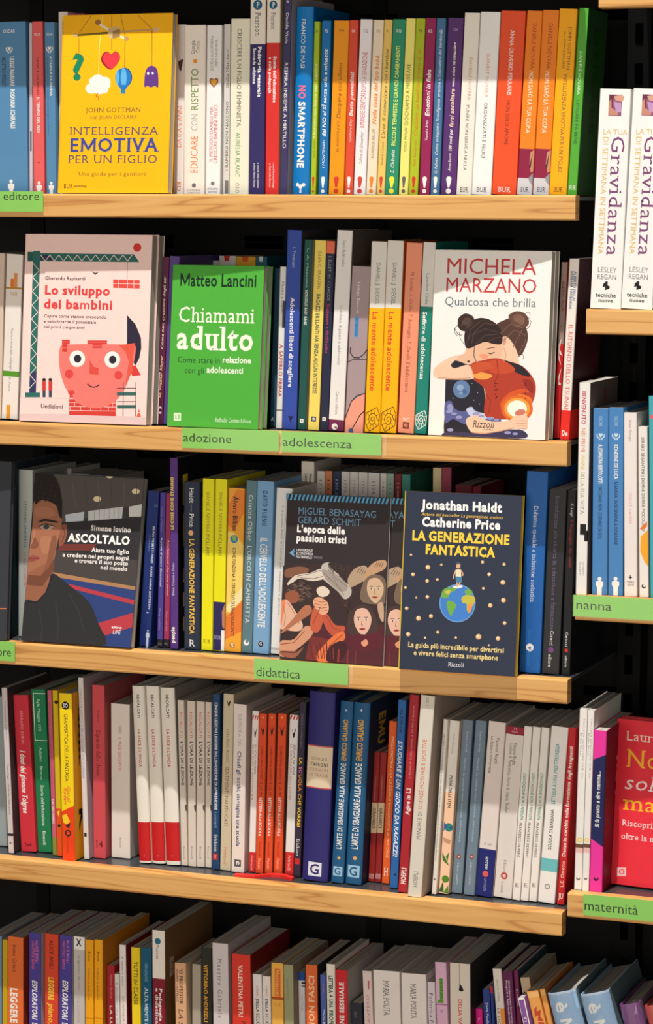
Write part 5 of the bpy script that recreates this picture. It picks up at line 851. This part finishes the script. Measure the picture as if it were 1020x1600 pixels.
c.blob([(215, 745), (240, 728), (300, 748), (330, 760), (390, 860), (400, 960), (395, 1040), (300, 1130), (190, 1132), (186, 1000), (190, 830), (200, 780)], (40, 38, 48))    # dark shirt
c.ell(275, 882, 45, 48, (98, 126, 168)); c.ell(268, 872, 18, 16, (140, 164, 196)); c.ell(292, 896, 12, 14, (76, 102, 148)); c.ell(272, 902, 10, 8, (128, 152, 188))
c.blob([(186, 960), (220, 945), (240, 985), (280, 1000), (330, 985), (400, 1020), (480, 1030), (470, 1080), (380, 1060), (300, 1070), (230, 1040), (190, 1060)], (92, 96, 150)); c.blob([(300, 990), (330, 975), (350, 1000), (420, 1015), (400, 1040), (330, 1030)], (196, 200, 226)); c.blob([(200, 970), (220, 960), (230, 990), (210, 1010)], (150, 150, 196))
c.blob([(320, 752), (400, 725), (460, 716), (520, 732), (600, 760), (660, 830), (668, 900), (640, 980), (610, 1020), (560, 1040), (470, 1040), (398, 1020), (402, 900), (380, 860), (330, 820)], (178, 62, 42))    # sunset shirt
c.blob([(500, 730), (540, 738), (600, 762), (640, 815), (560, 790)], (44, 36, 42)); c.blob([(520, 990), (510, 940), (560, 905), (630, 920), (650, 950), (620, 1010), (560, 1035)], (232, 120, 44)); c.blob([(480, 960), (530, 900), (600, 880), (655, 900), (600, 900), (530, 940), (510, 1020)], (214, 86, 40))
c.ell(570, 985, 84, 72, (222, 104, 44)); c.ell(570, 985, 68, 58, (242, 158, 66)); c.ell(570, 985, 52, 44, (252, 246, 226));
c.blob([(410, 740), (470, 724), (520, 740), (560, 780), (500, 800), (430, 790)], (196, 76, 46)); c.blob([(600, 830), (650, 840), (660, 900), (630, 890)], (150, 48, 36)); c.blob([(340, 790), (400, 795), (440, 810), (400, 830), (350, 822)], (240, 160, 76)); c.blob([(330, 752), (400, 735), (440, 760), (380, 790), (334, 800)], (200, 84, 50)); c.line([(462, 725), (470, 800), (450, 850)], 4, (140, 44, 34)); c.line([(402, 905), (430, 940), (420, 1010)], 5, (150, 50, 36))
for k in range(16): c.ell(470 + 150 * math.cos(k * 2.1) * .7 + 40, 890 + 40 * math.sin(k * 1.7), 4, 3, (70, 30, 30), 6)
c.blob([(124, 800), (140, 760), (200, 718), (250, 702), (258, 712), (220, 750), (240, 770), (312, 752), (336, 800), (332, 828), (220, 830), (150, 824)], s2)        # left arm round the neck
c.blob([(300, 1040), (360, 1020), (420, 1050), (520, 1050), (570, 1015), (615, 1005), (628, 1060), (618, 1095), (560, 1090), (470, 1110), (370, 1122), (318, 1100)], s2)    # forearm across the back
for k in range(4): c.line([(560 + k * 4, 1050 + k * 14), (600, 1048 + k * 14), (622, 1052 + k * 13)], 3, (204, 150, 124))
c.blob([(556, 1010), (580, 990), (610, 992), (612, 1010), (580, 1022)], (206, 120, 104)); c.blob([(190, 1110), (300, 1110), (400, 1118), (500, 1098), (600, 1100), (612, 1142), (400, 1142), (188, 1136)], (60, 54, 84))
for q in ([(328, 640), (342, 580), (396, 530), (458, 540)], [(308, 620), (326, 562), (376, 518), (430, 520)], [(350, 642), (398, 596), (472, 588)], [(420, 626), (452, 610), (484, 606)]): c.line(q, 4, (86, 64, 58))
for q in ([(480, 588), (536, 534), (600, 556)], [(500, 622), (556, 566), (616, 596)], [(548, 660), (576, 606), (596, 566)], [(580, 690), (604, 650), (618, 610)]): c.line(q, 4, (122, 88, 74))
for q in ([(274, 545), (292, 508), (322, 506), (330, 536), (300, 556)], [(290, 530), (306, 518), (314, 534)]): c.line(q, 4, (92, 72, 64))
for q in ([(548, 500), (575, 484), (604, 500), (606, 532), (572, 546)], [(566, 520), (582, 508), (594, 524)]): c.line(q, 4, (140, 104, 86))
for q in ([(262, 578), (268, 612), (290, 644)], [(256, 540), (238, 560), (242, 588), (256, 600)]): c.line(q, 2.5, (70, 50, 46))
for q in ([(630, 500), (644, 522), (636, 552)], [(612, 480), (632, 470), (640, 486)], [(598, 690), (606, 714), (600, 722)]): c.line(q, 2.5, (100, 72, 62))
c.line([(150, 820), (230, 826), (326, 822)], 5, (206, 156, 126)); c.line([(142, 770), (176, 742), (236, 716)], 4, (244, 208, 182)); c.line([(330, 1110), (400, 1116), (480, 1104), (556, 1086)], 5, (208, 158, 128)); c.line([(500, 735), (512, 700), (500, 660)], 4, (206, 152, 124))
for x, y, r in ((210, 1000, 12), (236, 1012, 10), (262, 1030, 12), (352, 1012, 12), (380, 1024, 10), (430, 1036, 12), (460, 1044, 9), (215, 1098, 12), (520, 1112, 12), (560, 1118, 10)): c.ell(x, y, r * 1.5, r * .7, (150, 152, 196), 12)
for x, y in ((220, 820), (250, 800), (330, 850), (360, 900), (230, 930), (340, 940), (310, 820), (370, 960)): c.ell(x, y, 2.5, 2.5, (190, 196, 214), 6)
c.text('Rizzoli', 332, 446, 1086, 38, (50, 36, 44), 'si'); c.text('LA SCALA', 388, 442, 1100, 9, (80, 60, 60), 'b')
c.done('covers facing out'); c.again(.0012, .013, 'second white book standing directly behind the embrace cover')

# black cover at the border
c = Cover(3, 'charcoal cover with an orange line, cut by the left border of the photo', -60, 10, (-52, 719), 0.008, 0.004, .009, (58, 60, 66), (0, 700), 3.923, hard=True)
c.line([(-200, 988), (40, 988)], 7, (214, 120, 60))
c.done('covers facing out')

# portrait cover
c = Cover(3, 'cover with the portrait of a young man in a gym', 33, 204, (54.8, 742), 0.006, 0.004, .0125, (58, 58, 60), (0, 700), 3.923)
c.poly([(215, 165), (895, 205), (888, 350), (380, 480), (250, 460), (205, 380)], (84, 80, 76)); c.poly([(215, 165), (330, 172), (370, 300), (360, 420), (205, 350)], (34, 30, 30))
c.poly([(400, 420), (516, 402), (512, 458), (404, 466)], (196, 204, 212)); c.poly([(540, 398), (754, 372), (748, 442), (540, 458)], (206, 208, 208)); c.poly([(790, 372), (884, 356), (876, 432), (790, 432)], (214, 214, 212))
for k in range(6): c.line([(580 + k * 30, 392 - k * 3), (578 + k * 30, 452)], 3, (150, 152, 156))
for x, y in ((596, 324), (832, 278), (672, 180)): c.ell(x, y, 24, 17, (232, 214, 176))
c.poly([(340, 470), (876, 440), (850, 880), (330, 790)], (46, 44, 48)); c.poly([(380, 600), (590, 600), (580, 640), (350, 640)], (112, 52, 48)); c.poly([(330, 640), (860, 700), (850, 860), (320, 770)], (70, 64, 62))
c.poly([(320, 772), (846, 862), (846, 884), (330, 800)], (170, 124, 84)); c.poly([(330, 800), (846, 884), (806, 1243), (600, 1240), (420, 900)], (44, 62, 118)); c.poly([(420, 844), (836, 946), (830, 972), (440, 874)], (180, 58, 68)); c.poly([(600, 1085), (828, 1022), (818, 1110), (606, 1172)], (180, 58, 68))
fs = (160, 104, 78)
c.blob([(215, 330), (290, 320), (370, 360), (378, 480), (350, 600), (330, 700), (290, 770), (230, 800), (172, 790), (180, 650), (200, 480), (206, 380)], fs)
c.blob([(214, 180), (330, 180), (376, 300), (380, 440), (360, 420), (340, 360), (260, 330), (212, 350)], (36, 28, 26)); c.blob([(376, 490), (406, 480), (412, 520), (396, 590), (362, 612), (366, 540)], (140, 84, 62))
c.poly([(165, 780), (330, 690), (325, 790), (300, 900), (230, 950), (155, 950)], (146, 92, 68)); c.poly([(172, 790), (250, 795), (330, 690), (330, 760), (260, 860), (165, 850)], (112, 68, 50))
c.blob([(232, 468), (270, 446), (350, 460), (346, 470), (280, 460)], (40, 28, 26)); c.blob([(240, 494), (280, 476), (332, 494), (290, 514)], (186, 158, 144)); c.ell(284, 495, 18, 16, (64, 66, 74)); c.line([(238, 494), (280, 474), (334, 492)], 6, (52, 34, 30))
c.blob([(190, 600), (215, 560), (236, 600), (226, 625), (192, 628)], (132, 80, 60)); c.blob([(176, 682), (206, 668), (244, 686), (208, 708), (176, 708)], (150, 74, 66)); c.line([(176, 690), (244, 687)], 4, (96, 44, 40)); c.blob([(250, 560), (310, 560), (310, 640), (260, 660)], (172, 116, 88))
c.blob([(155, 945), (230, 950), (290, 880), (320, 780), (420, 850), (540, 950), (600, 1080), (625, 1238), (128, 1190), (140, 1060)], (44, 44, 46)); c.line([(158, 955), (226, 956), (280, 900), (322, 790)], 8, (34, 34, 36))
for k in range(7): c.line([(360 + k * 80, 200 + k * 4), (390 + k * 74, 380 - k * 3)], 4, ((70, 66, 64), (98, 94, 88))[k % 2])
for k in range(26): c.line([(220 + (k * 37) % 140, 210 + (k * 53) % 120), (226 + (k * 37) % 140, 226 + (k * 53) % 120)], 4, ((58, 46, 42), (24, 18, 18))[k % 2])
c.blob([(318, 560), (346, 560), (336, 660), (306, 730), (270, 770), (290, 690)], (134, 84, 62)); c.blob([(218, 380), (300, 376), (340, 420), (280, 436), (222, 430)], (172, 114, 86)); c.line([(214, 500), (206, 560), (192, 600)], 5, (178, 122, 94)); c.line([(390, 500), (398, 540), (380, 590)], 5, (108, 62, 46))
for q in ([(240, 1000), (260, 1100), (250, 1190)], [(420, 900), (480, 1010), (520, 1150)], [(340, 960), (360, 1080), (350, 1190)]): c.line(q, 6, (54, 54, 56))
for t_, x0, x1, y, k, o_ in (('Simone Iovino', 556, 804, 522, 30, 'B'), ('ASCOLTALO', 416, 798, 594, 48, 'B'), ('Aiuta tuo figlio', 560, 792, 655, 26, 'b'), ('a credere nei propri sogni', 382, 790, 688, 25, 'b'), ('e trovare il suo posto', 456, 786, 722, 25, 'b'), ('nel mondo', 614, 782, 760, 25, 'b')): c.text(t_, x0, x1, y, k, (244, 238, 234), o_)
c.text('altro', 684, 748, 1118, 14, WH, 'B'); c.text('LIFE', 688, 736, 1152, 24, WH, 'i')
c.done('covers facing out')

# dark crowded cover, two copies side by side
c = Cover(3, 'dark cover crowded with painted arms and faces under a blue striped band', 435.4, 597.2, (447.4, 771.7), 0.008, 0.004, .0055, (48, 40, 44), (400, 700), 3.904, spine=(200, 198, 196))
c.poly([(184, 280), (812, 308), (806, 346), (180, 318)], (30, 38, 50))
for k in range(26):
    x = 180 + k * 24.3; y = 282 + k * 1.1; c.poly([(x, y + 36), (x + 12, y + 37), (x + 24, y + 1), (x + 12, y)], (96, 166, 206))
bl = (112, 160, 196)
c.text('MIGUEL BENASAYAG', 254, 734, 418, 42, bl); c.text('GÉRARD SCHMIT', 252, 640, 470, 42, bl); c.text("L'epoca delle", 248, 544, 522, 42, (238, 234, 230), 'B'); c.text('passioni tristi', 246, 554, 578, 42, (238, 234, 230), 'B')
c.poly([(204, 642), (236, 614), (224, 642), (232, 668)], bl); c.line([(238, 630), (222, 645), (238, 660)], 5, bl)
c.text('UNIVERSALE', 244, 346, 634, 15, (210, 206, 206), 'b'); c.text('ECONOMICA', 244, 348, 655, 15, (210, 206, 206), 'b'); c.text('FELTRINELLI', 242, 342, 676, 15, (210, 206, 206), 'b'); c.text('SAGGI', 352, 404, 678, 15, (150, 146, 150))
# painted crowd: generic reaching arms and heads
c.poly([(160, 720), (300, 705), (500, 712), (640, 730), (790, 720), (786, 1330), (140, 1275)], (58, 42, 42)); c.poly([(330, 1100), (780, 1080), (772, 1330), (300, 1300)], (84, 36, 44)); c.poly([(330, 1150), (520, 1180), (500, 1310), (300, 1290)], (120, 48, 44))
pal, warm, oran, dkh = (196, 182, 168), (206, 148, 116), (214, 112, 66), (60, 44, 42)
c.blob([(180, 745), (260, 726), (320, 740), (300, 775), (230, 790), (180, 790)], (130, 86, 66))
c.blob([(400, 720), (440, 700), (490, 720), (510, 790), (575, 850), (578, 900), (540, 925), (500, 880), (440, 830), (400, 790)], (186, 176, 166)); c.blob([(190, 830), (240, 780), (330, 765), (400, 740), (430, 790), (350, 815), (260, 800), (210, 838)], (214, 200, 186)); c.blob([(400, 745), (440, 820), (520, 880), (560, 850), (500, 780)], (160, 148, 140)); c.blob([(440, 712), (480, 700), (520, 740), (500, 770)], (54, 44, 42))
c.blob([(170, 870), (230, 820), (310, 830), (365, 890), (340, 960), (300, 970), (250, 900), (180, 920)], dkh); c.blob([(180, 890), (240, 870), (270, 920), (230, 950), (190, 940)], (150, 86, 62)); c.line([(230, 840), (290, 850), (340, 900)], 5, (110, 92, 84)); c.line([(210, 860), (280, 870), (320, 930)], 4, (92, 74, 66))
c.blob([(145, 1090), (150, 950), (190, 930), (240, 1000), (285, 1080), (260, 1120), (170, 1110)], (222, 176, 150)); c.blob([(150, 1130), (220, 1050), (290, 970), (330, 965), (335, 1010), (250, 1070), (180, 1120)], (178, 112, 82)); c.blob([(150, 950), (180, 936), (160, 1060), (148, 1080)], (230, 130, 90))
c.blob([(140, 1260), (150, 1180), (230, 1170), (300, 1090), (350, 1110), (330, 1160), (250, 1230), (180, 1275)], warm); c.blob([(150, 1240), (250, 1240), (300, 1200), (240, 1280), (160, 1270)], (150, 90, 72)); c.line([(150, 1246), (240, 1250), (320, 1190)], 6, (60, 34, 36))
c.blob([(330, 1060), (350, 980), (380, 960), (410, 1010), (400, 1090), (370, 1130), (335, 1110)], (196, 92, 64)); c.blob([(404, 1020), (430, 1010), (480, 1080), (540, 1090), (530, 1130), (470, 1150), (420, 1090)], (190, 84, 60)); c.blob([(372, 860), (410, 846), (446, 870), (440, 900), (400, 912), (374, 890)], (224, 206, 186)); c.blob([(350, 930), (384, 912), (436, 945), (440, 1000), (400, 1020), (356, 970)], (228, 168, 132))
for k in range(4): c.line([(356, 934 + k * 18), (400, 944 + k * 18), (434, 938 + k * 18)], 4, (160, 96, 72))
c.blob([(470, 1150), (530, 1120), (540, 1170), (470, 1220), (430, 1260), (440, 1310), (380, 1306), (372, 1260), (420, 1200)], (226, 116, 66)); c.blob([(430, 1300), (445, 1220), (520, 1180), (560, 1230), (500, 1310)], (66, 28, 36))
c.line([(505, 1230), (500, 1310)], 12, (140, 50, 46)); c.line([(560, 1230), (556, 1318)], 10, (130, 46, 46)); c.line([(610, 1230), (604, 1322)], 8, (120, 44, 46))
for k in range(60):
    a_, rr_ = k * 2.399, 70 * math.sqrt((k + 1) / 60); x, y = 268 + rr_ * math.cos(a_), 880 + rr_ * .9 * math.sin(a_)
    if not (190 < x < 260 and y > 880): c.line([(x - 9, y + 4), (x, y - 6), (x + 9, y + 2)], 4, ((96, 74, 64), (40, 30, 30), (126, 104, 92))[k % 3])
for k in range(14): c.line([(440 + k * 9, 716 + (k * 7) % 30), (450 + k * 8, 740 + (k * 11) % 36)], 4, ((34, 28, 30), (82, 66, 60))[k % 2])
for q in ([(410, 765), (450, 800), (520, 870)], [(440, 745), (490, 800), (560, 850)], [(470, 790), (500, 850), (536, 900)], [(250, 785), (320, 772), (398, 748)], [(270, 795), (350, 800), (410, 785)]): c.line(q, 4, (128, 116, 108))
for q in ([(190, 945), (228, 1000), (262, 1075)], [(165, 960), (180, 1030), (170, 1090)], [(210, 1090), (270, 1050), (326, 1005)]): c.line(q, 4, (170, 110, 84))
for q in ([(345, 1080), (372, 1020), (392, 970)], [(430, 1030), (470, 1100), (520, 1120)], [(150, 1200), (230, 1190), (296, 1120)], [(450, 1210), (505, 1160), (530, 1140)], [(400, 1290), (410, 1250), (450, 1210)]): c.line(q, 5, (150, 70, 46))
for k in range(9): c.line([(330 + k * 20, 1180 + (k * 17) % 40), (345 + k * 18, 1290)], 5, ((96, 38, 40), (140, 60, 50), (60, 30, 36))[k % 3])
for k in range(8): c.line([(520 + k * 8, 930 + (k * 13) % 40), (580 - k * 4, 1010 + k * 6)], 5, ((92, 66, 52), (40, 30, 30))[k % 2])
def face(x, y, w_, h_, sk_, hr):                      # a small painted head
    c.blob([(x - w_ * 1.25, y + h_ * .9), (x - w_ * 1.2, y - h_ * .5), (x - w_ * .2, y - h_ * 1.2), (x + w_ * 1.0, y - h_ * .8), (x + w_ * 1.4, y + h_ * .9)], hr)
    c.blob([(x - w_ * .8, y - h_ * .1), (x - w_ * .55, y - h_ * .8), (x + w_ * .3, y - h_ * .9), (x + w_ * .85, y - h_ * .3), (x + w_ * .7, y + h_ * .45), (x + w_ * .1, y + h_), (x - w_ * .5, y + h_ * .6)], sk_)
    dk = tuple(int(v * .45) for v in sk_)
    for sgn in (-.36, .36): c.ell(x + sgn * w_, y - h_ * .12, w_ * .17, h_ * .08, (226, 214, 206)); c.ell(x + sgn * w_, y - h_ * .12, w_ * .08, h_ * .08, dk); c.line([(x + (sgn - .2) * w_, y - h_ * .28), (x + (sgn + .2) * w_, y - h_ * .3)], 4, dk)
    c.line([(x, y - h_ * .1), (x - w_ * .1, y + h_ * .25), (x + w_ * .08, y + h_ * .28)], 3, dk); c.blob([(x - w_ * .3, y + h_ * .54), (x, y + h_ * .46), (x + w_ * .3, y + h_ * .54), (x, y + h_ * .64)], (150, 62, 54))
c.blob([(560, 800), (600, 740), (660, 720), (685, 750), (670, 800), (610, 840), (570, 850)], (176, 150, 124)); c.blob([(650, 780), (720, 700), (790, 690), (785, 740), (710, 780), (670, 840)], (190, 150, 116))
for k in range(4): c.line([(614 + k * 14, 764 + k * 4), (640 + k * 10, 728 + k * 8)], 4, (110, 84, 66)); c.line([(720 + k * 15, 730), (740 + k * 12, 700)], 4, (110, 80, 60))
face(725, 870, 62, 80, (206, 172, 140), (118, 98, 82)); face(648, 1060, 64, 86, (224, 178, 156), (72, 52, 50)); c.blob([(740, 960), (775, 950), (778, 1060), (755, 1040)], (196, 160, 136)); c.blob([(560, 1190), (600, 1140), (680, 1140), (760, 1120), (776, 1200), (700, 1240), (600, 1240)], (92, 32, 44)); c.blob([(640, 1190), (670, 1170), (684, 1195), (660, 1215)], (222, 150, 120))
c.done('covers facing out'); c.again(.043, .0062, 'second dark crowded cover, mostly hidden behind its twin and the globe cover')

# navy cover with the globe
NVY = (42, 50, 70)
c = Cover(3, 'navy cover with a child standing on a globe and yellow capitals', 621.5, 804, (632.3, 768.4), -0.009, -0.009, .0125, NVY, (600, 700), 3.1875, spine=(244, 208, 60), pages=(250, 214, 60))
c.text('Jonathan Haidt', 190, 588, 316, 44, (246, 244, 242), 'B'); c.text('Autore del bestseller La generazione ansiosa', 184, 590, 350, 16, (234, 190, 80), 'i'); c.text('Catherine Price', 188, 580, 402, 44, (246, 244, 242), 'B')
c.text('LA GENERAZIONE', 138, 626, 474, 46, (252, 210, 66), 'B'); c.text('FANTASTICA', 204, 552, 540, 46, (252, 210, 66), 'B')
dots = [(134, 537, 6), (218, 599, 12), (285, 586, 6), (490, 573, 8), (597, 584, 8), (144, 634, 9), (523, 634, 9), (591, 674, 12), (214, 667, 9), (265, 660, 7), (106, 700, 7), (160, 750, 5), (215, 746, 9), (494, 704, 7), (594, 763, 12), (529, 789, 11), (112, 803, 9), (171, 853, 12), (233, 842, 10), (600, 877, 9), (120, 932, 11), (204, 950, 6), (267, 922, 8), (357, 949, 6), (470, 945, 14), (567, 953, 11), (521, 987, 5)]
for x, y, r in dots: c.ell(x, y, r, r, (226, 178, 124), 14); c.ell(x - r * .2, y - r * .25, r * .55, r * .55, (248, 226, 184), 10)
c.ell(365, 778, 90, 95, (120, 170, 220)); c.ell(365, 778, 86, 91, (66, 128, 206)); gr, sn = (112, 172, 70), (232, 176, 70)
c.blob([(284, 735), (300, 706), (345, 698), (358, 712), (330, 728), (318, 750), (295, 752)], gr); c.blob([(300, 720), (330, 712), (320, 735)], (206, 190, 90)); c.blob([(312, 770), (340, 768), (358, 790), (345, 820), (332, 842), (318, 815)], gr); c.blob([(385, 752), (410, 736), (448, 745), (452, 770), (436, 800), (425, 828), (412, 812), (410, 782), (390, 775)], (196, 186, 70)); c.blob([(415, 790), (438, 780), (432, 815), (420, 825)], (236, 150, 60)); c.blob([(400, 722), (420, 706), (440, 722), (425, 740)], gr); c.blob([(340, 696), (380, 688), (390, 698), (360, 704)], WH)
c.ell(369, 592, 11, 13, (226, 176, 140), 14); c.poly([(357, 588), (362, 574), (378, 574), (383, 588), (369, 582)], (78, 90, 110)); c.poly([(356, 610), (382, 610), (384, 648), (356, 646)], (238, 226, 190)); c.line([(357, 614), (347, 640), (345, 656)], 6, (222, 170, 136)); c.line([(382, 614), (392, 630), (390, 642)], 6, (222, 170, 136)); c.poly([(355, 644), (386, 646), (386, 676), (358, 674)], (80, 130, 170)); c.line([(363, 674), (362, 696)], 7, (222, 170, 136)); c.line([(378, 674), (372, 690)], 7, (222, 170, 136))
c.text('La guida più incredibile per divertirsi', 118, 598, 1010, 25, (240, 214, 140), 'b'); c.text('e vivere felici senza smartphone', 146, 568, 1049, 25, (240, 214, 140), 'b'); c.text('Rizzoli', 318, 396, 1094, 22, (220, 220, 226), 's')
c.done('covers facing out')

# red cover on the maternity shelf
c = Cover(14, 'bright red cover with yellow and white serif lettering, cut by the border', 951, 1100, (963.7, 1124), 0.06, 0.045, .014, (228, 44, 60), (870, 1060), 4.0)
c.text('Laura', 430, 640, 402, 58, (246, 214, 200), 's'); c.text('Non', 430, 730, 572, 110, (248, 180, 40), 'sb'); c.text('solo', 414, 690, 710, 90, (246, 226, 226), 'sbi'); c.text('mamma', 412, 960, 856, 96, (248, 180, 40), 'sb')
c.text('Riscoprirsi donna', 404, 820, 948, 38, (246, 226, 226), 'sb'); c.text('oltre la maternità', 398, 800, 1030, 38, (246, 226, 226), 'sb'); c.rect(375, 1188, 432, 1242, (240, 190, 190)); c.ell(404, 1214, 18, 17, (228, 90, 96)); c.rect(396, 1204, 412, 1224, (240, 190, 190))
c.done('covers facing out'); c.again(.002, .0148, 'second red book behind the red serif-lettered cover')

# ------------------------------------------------------------------ green shelf cards
def card(px0, px1, y_top, z, label, txt, tx0, tx1, ybase, cap, h=.0258, lift=.0012):
    xa, xb = x_on(px0, 0, z), x_on(px1, 0, z); zt = z + lift
    r = empty('shelf_label', (xa, 0, zt - h), label, 'label', 'green shelf cards')
    W = xb - xa; m = MB(); G = M((140, 204, 96), .5, .3)
    nn = 12
    for i in range(nn):
        f = lambda k: -0.0024
        a, b_ = W * i / nn, W * (i + 1) / nn
        m.face([(a, f(i), 0), (b_, f(i + 1), 0), (b_, f(i + 1), h), (a, f(i), h)], G); m.face([(b_, f(i + 1) + .0005, 0), (a, f(i) + .0005, 0), (a, f(i) + .0005, h), (b_, f(i + 1) + .0005, h)], G)
        m.face([(a, f(i), h), (b_, f(i + 1), h), (b_, f(i + 1) + .0005, h), (a, f(i) + .0005, h)], G); m.face([(b_, f(i + 1), 0), (a, f(i), 0), (a, f(i) + .0005, 0), (b_, f(i + 1) + .0005, 0)], G)
    for k in (0, nn): m.face([(W * k / nn, f(k), 0), (W * k / nn, f(k) + .0005, 0), (W * k / nn, f(k) + .0005, h), (W * k / nn, f(k), h)], G)
    polys, wd = layout(txt, '')
    ua = x_on(tx0, 0, z) - xa; ub = x_on(tx1, 0, z) - xa; pb = at_y((tx0 + tx1) / 2, ybase, 0).z - (zt - h); pc = at_y((tx0 + tx1) / 2, ybase - cap, 0).z - (zt - h)
    sx, sy = (ub - ua) / wd, (pc - pb) / CAP; ink = M((52, 66, 48))
    for p in polys:
        q = [(ua + x * sx, pb + y * sy) for x, y in p]; m.face([(a, -0.00242, b_) for a, b_ in q], ink)
    m.build('card', r)
    p = MB(); p.face([(-.001, -.0036, -.0006), (W + .006, -.0036, -.0006), (W + .006, -.0036, h), (-.001, -.0036, h)], PLASTIC); p.box((W + .0035, -.0036, -.0006), (W + .006, -.0002, h), PLASTIC)
    p.build('clear_sleeve', r)['label'] = 'clear plastic sleeve'
card(-90, 68.5, 300, ZS[0], 'green card on the top wide shelf, reading r editore at its end', 'r editore', -7, 63, 312.5, 12.5, lift=.003)
card(285.5, 437, 671, ZS[1], 'green card reading adozione under the plain green cover', 'adozione', 287, 363, 691, 13.5)
card(440.5, 597, 678, ZS[1], 'green card reading adolescenza under the cobalt blue spine', 'adolescenza', 442, 551, 698.5, 13.5)
card(-60, 24.5, 1006, ZS[2], 'green card cut to the letters ore by the left border', 'autore', -24, 19, 1024, 13.5)
card(398, 545, 1033, ZS[2], 'green card reading didattica on the third wide shelf', 'didattica', 400.5, 470.5, 1058, 14.5)
card(896.5, 1050, 934, ZR[1], 'green card reading nanna on the neighbouring bay', 'nanna', 900, 956.5, 952.5, 14)
card(912, 1060, 1399, ZR[2], 'green card reading maternità on the neighbouring bay', 'maternità', 913, 998, 1425, 15)

# ------------------------------------------------------------------ red plastic strip lying before the books of the fourth row
pts = [at_z(px, py, ZS[3] + .002) for px, py in ((367, 1366), (380, 1367), (400, 1368), (425, 1366), (440, 1367), (458, 1372))]
m = MB(); RS = M((232, 50, 44), .35)
for a, b_ in zip(pts, pts[1:]):
    w0 = .004
    for s0, s1 in ((0, .0035),):
        q = [(a.x, a.y - w0), (b_.x, b_.y - w0), (b_.x, b_.y + w0), (a.x, a.y + w0)]
        z0 = ZS[3] - .0012; v = [(x, y, z0) for x, y in q] + [(x, y, z0 + .0042) for x, y in q]
        m.mesh(v, [(0, 1, 5, 4), (1, 2, 6, 5), (2, 3, 7, 6), (3, 0, 4, 7), (4, 5, 6, 7), (3, 2, 1, 0)], RS)
o = m.build('plastic_strip'); o['label'] = 'thin bright red strip lying in front of the orange-red spines'; o['category'] = 'strip'
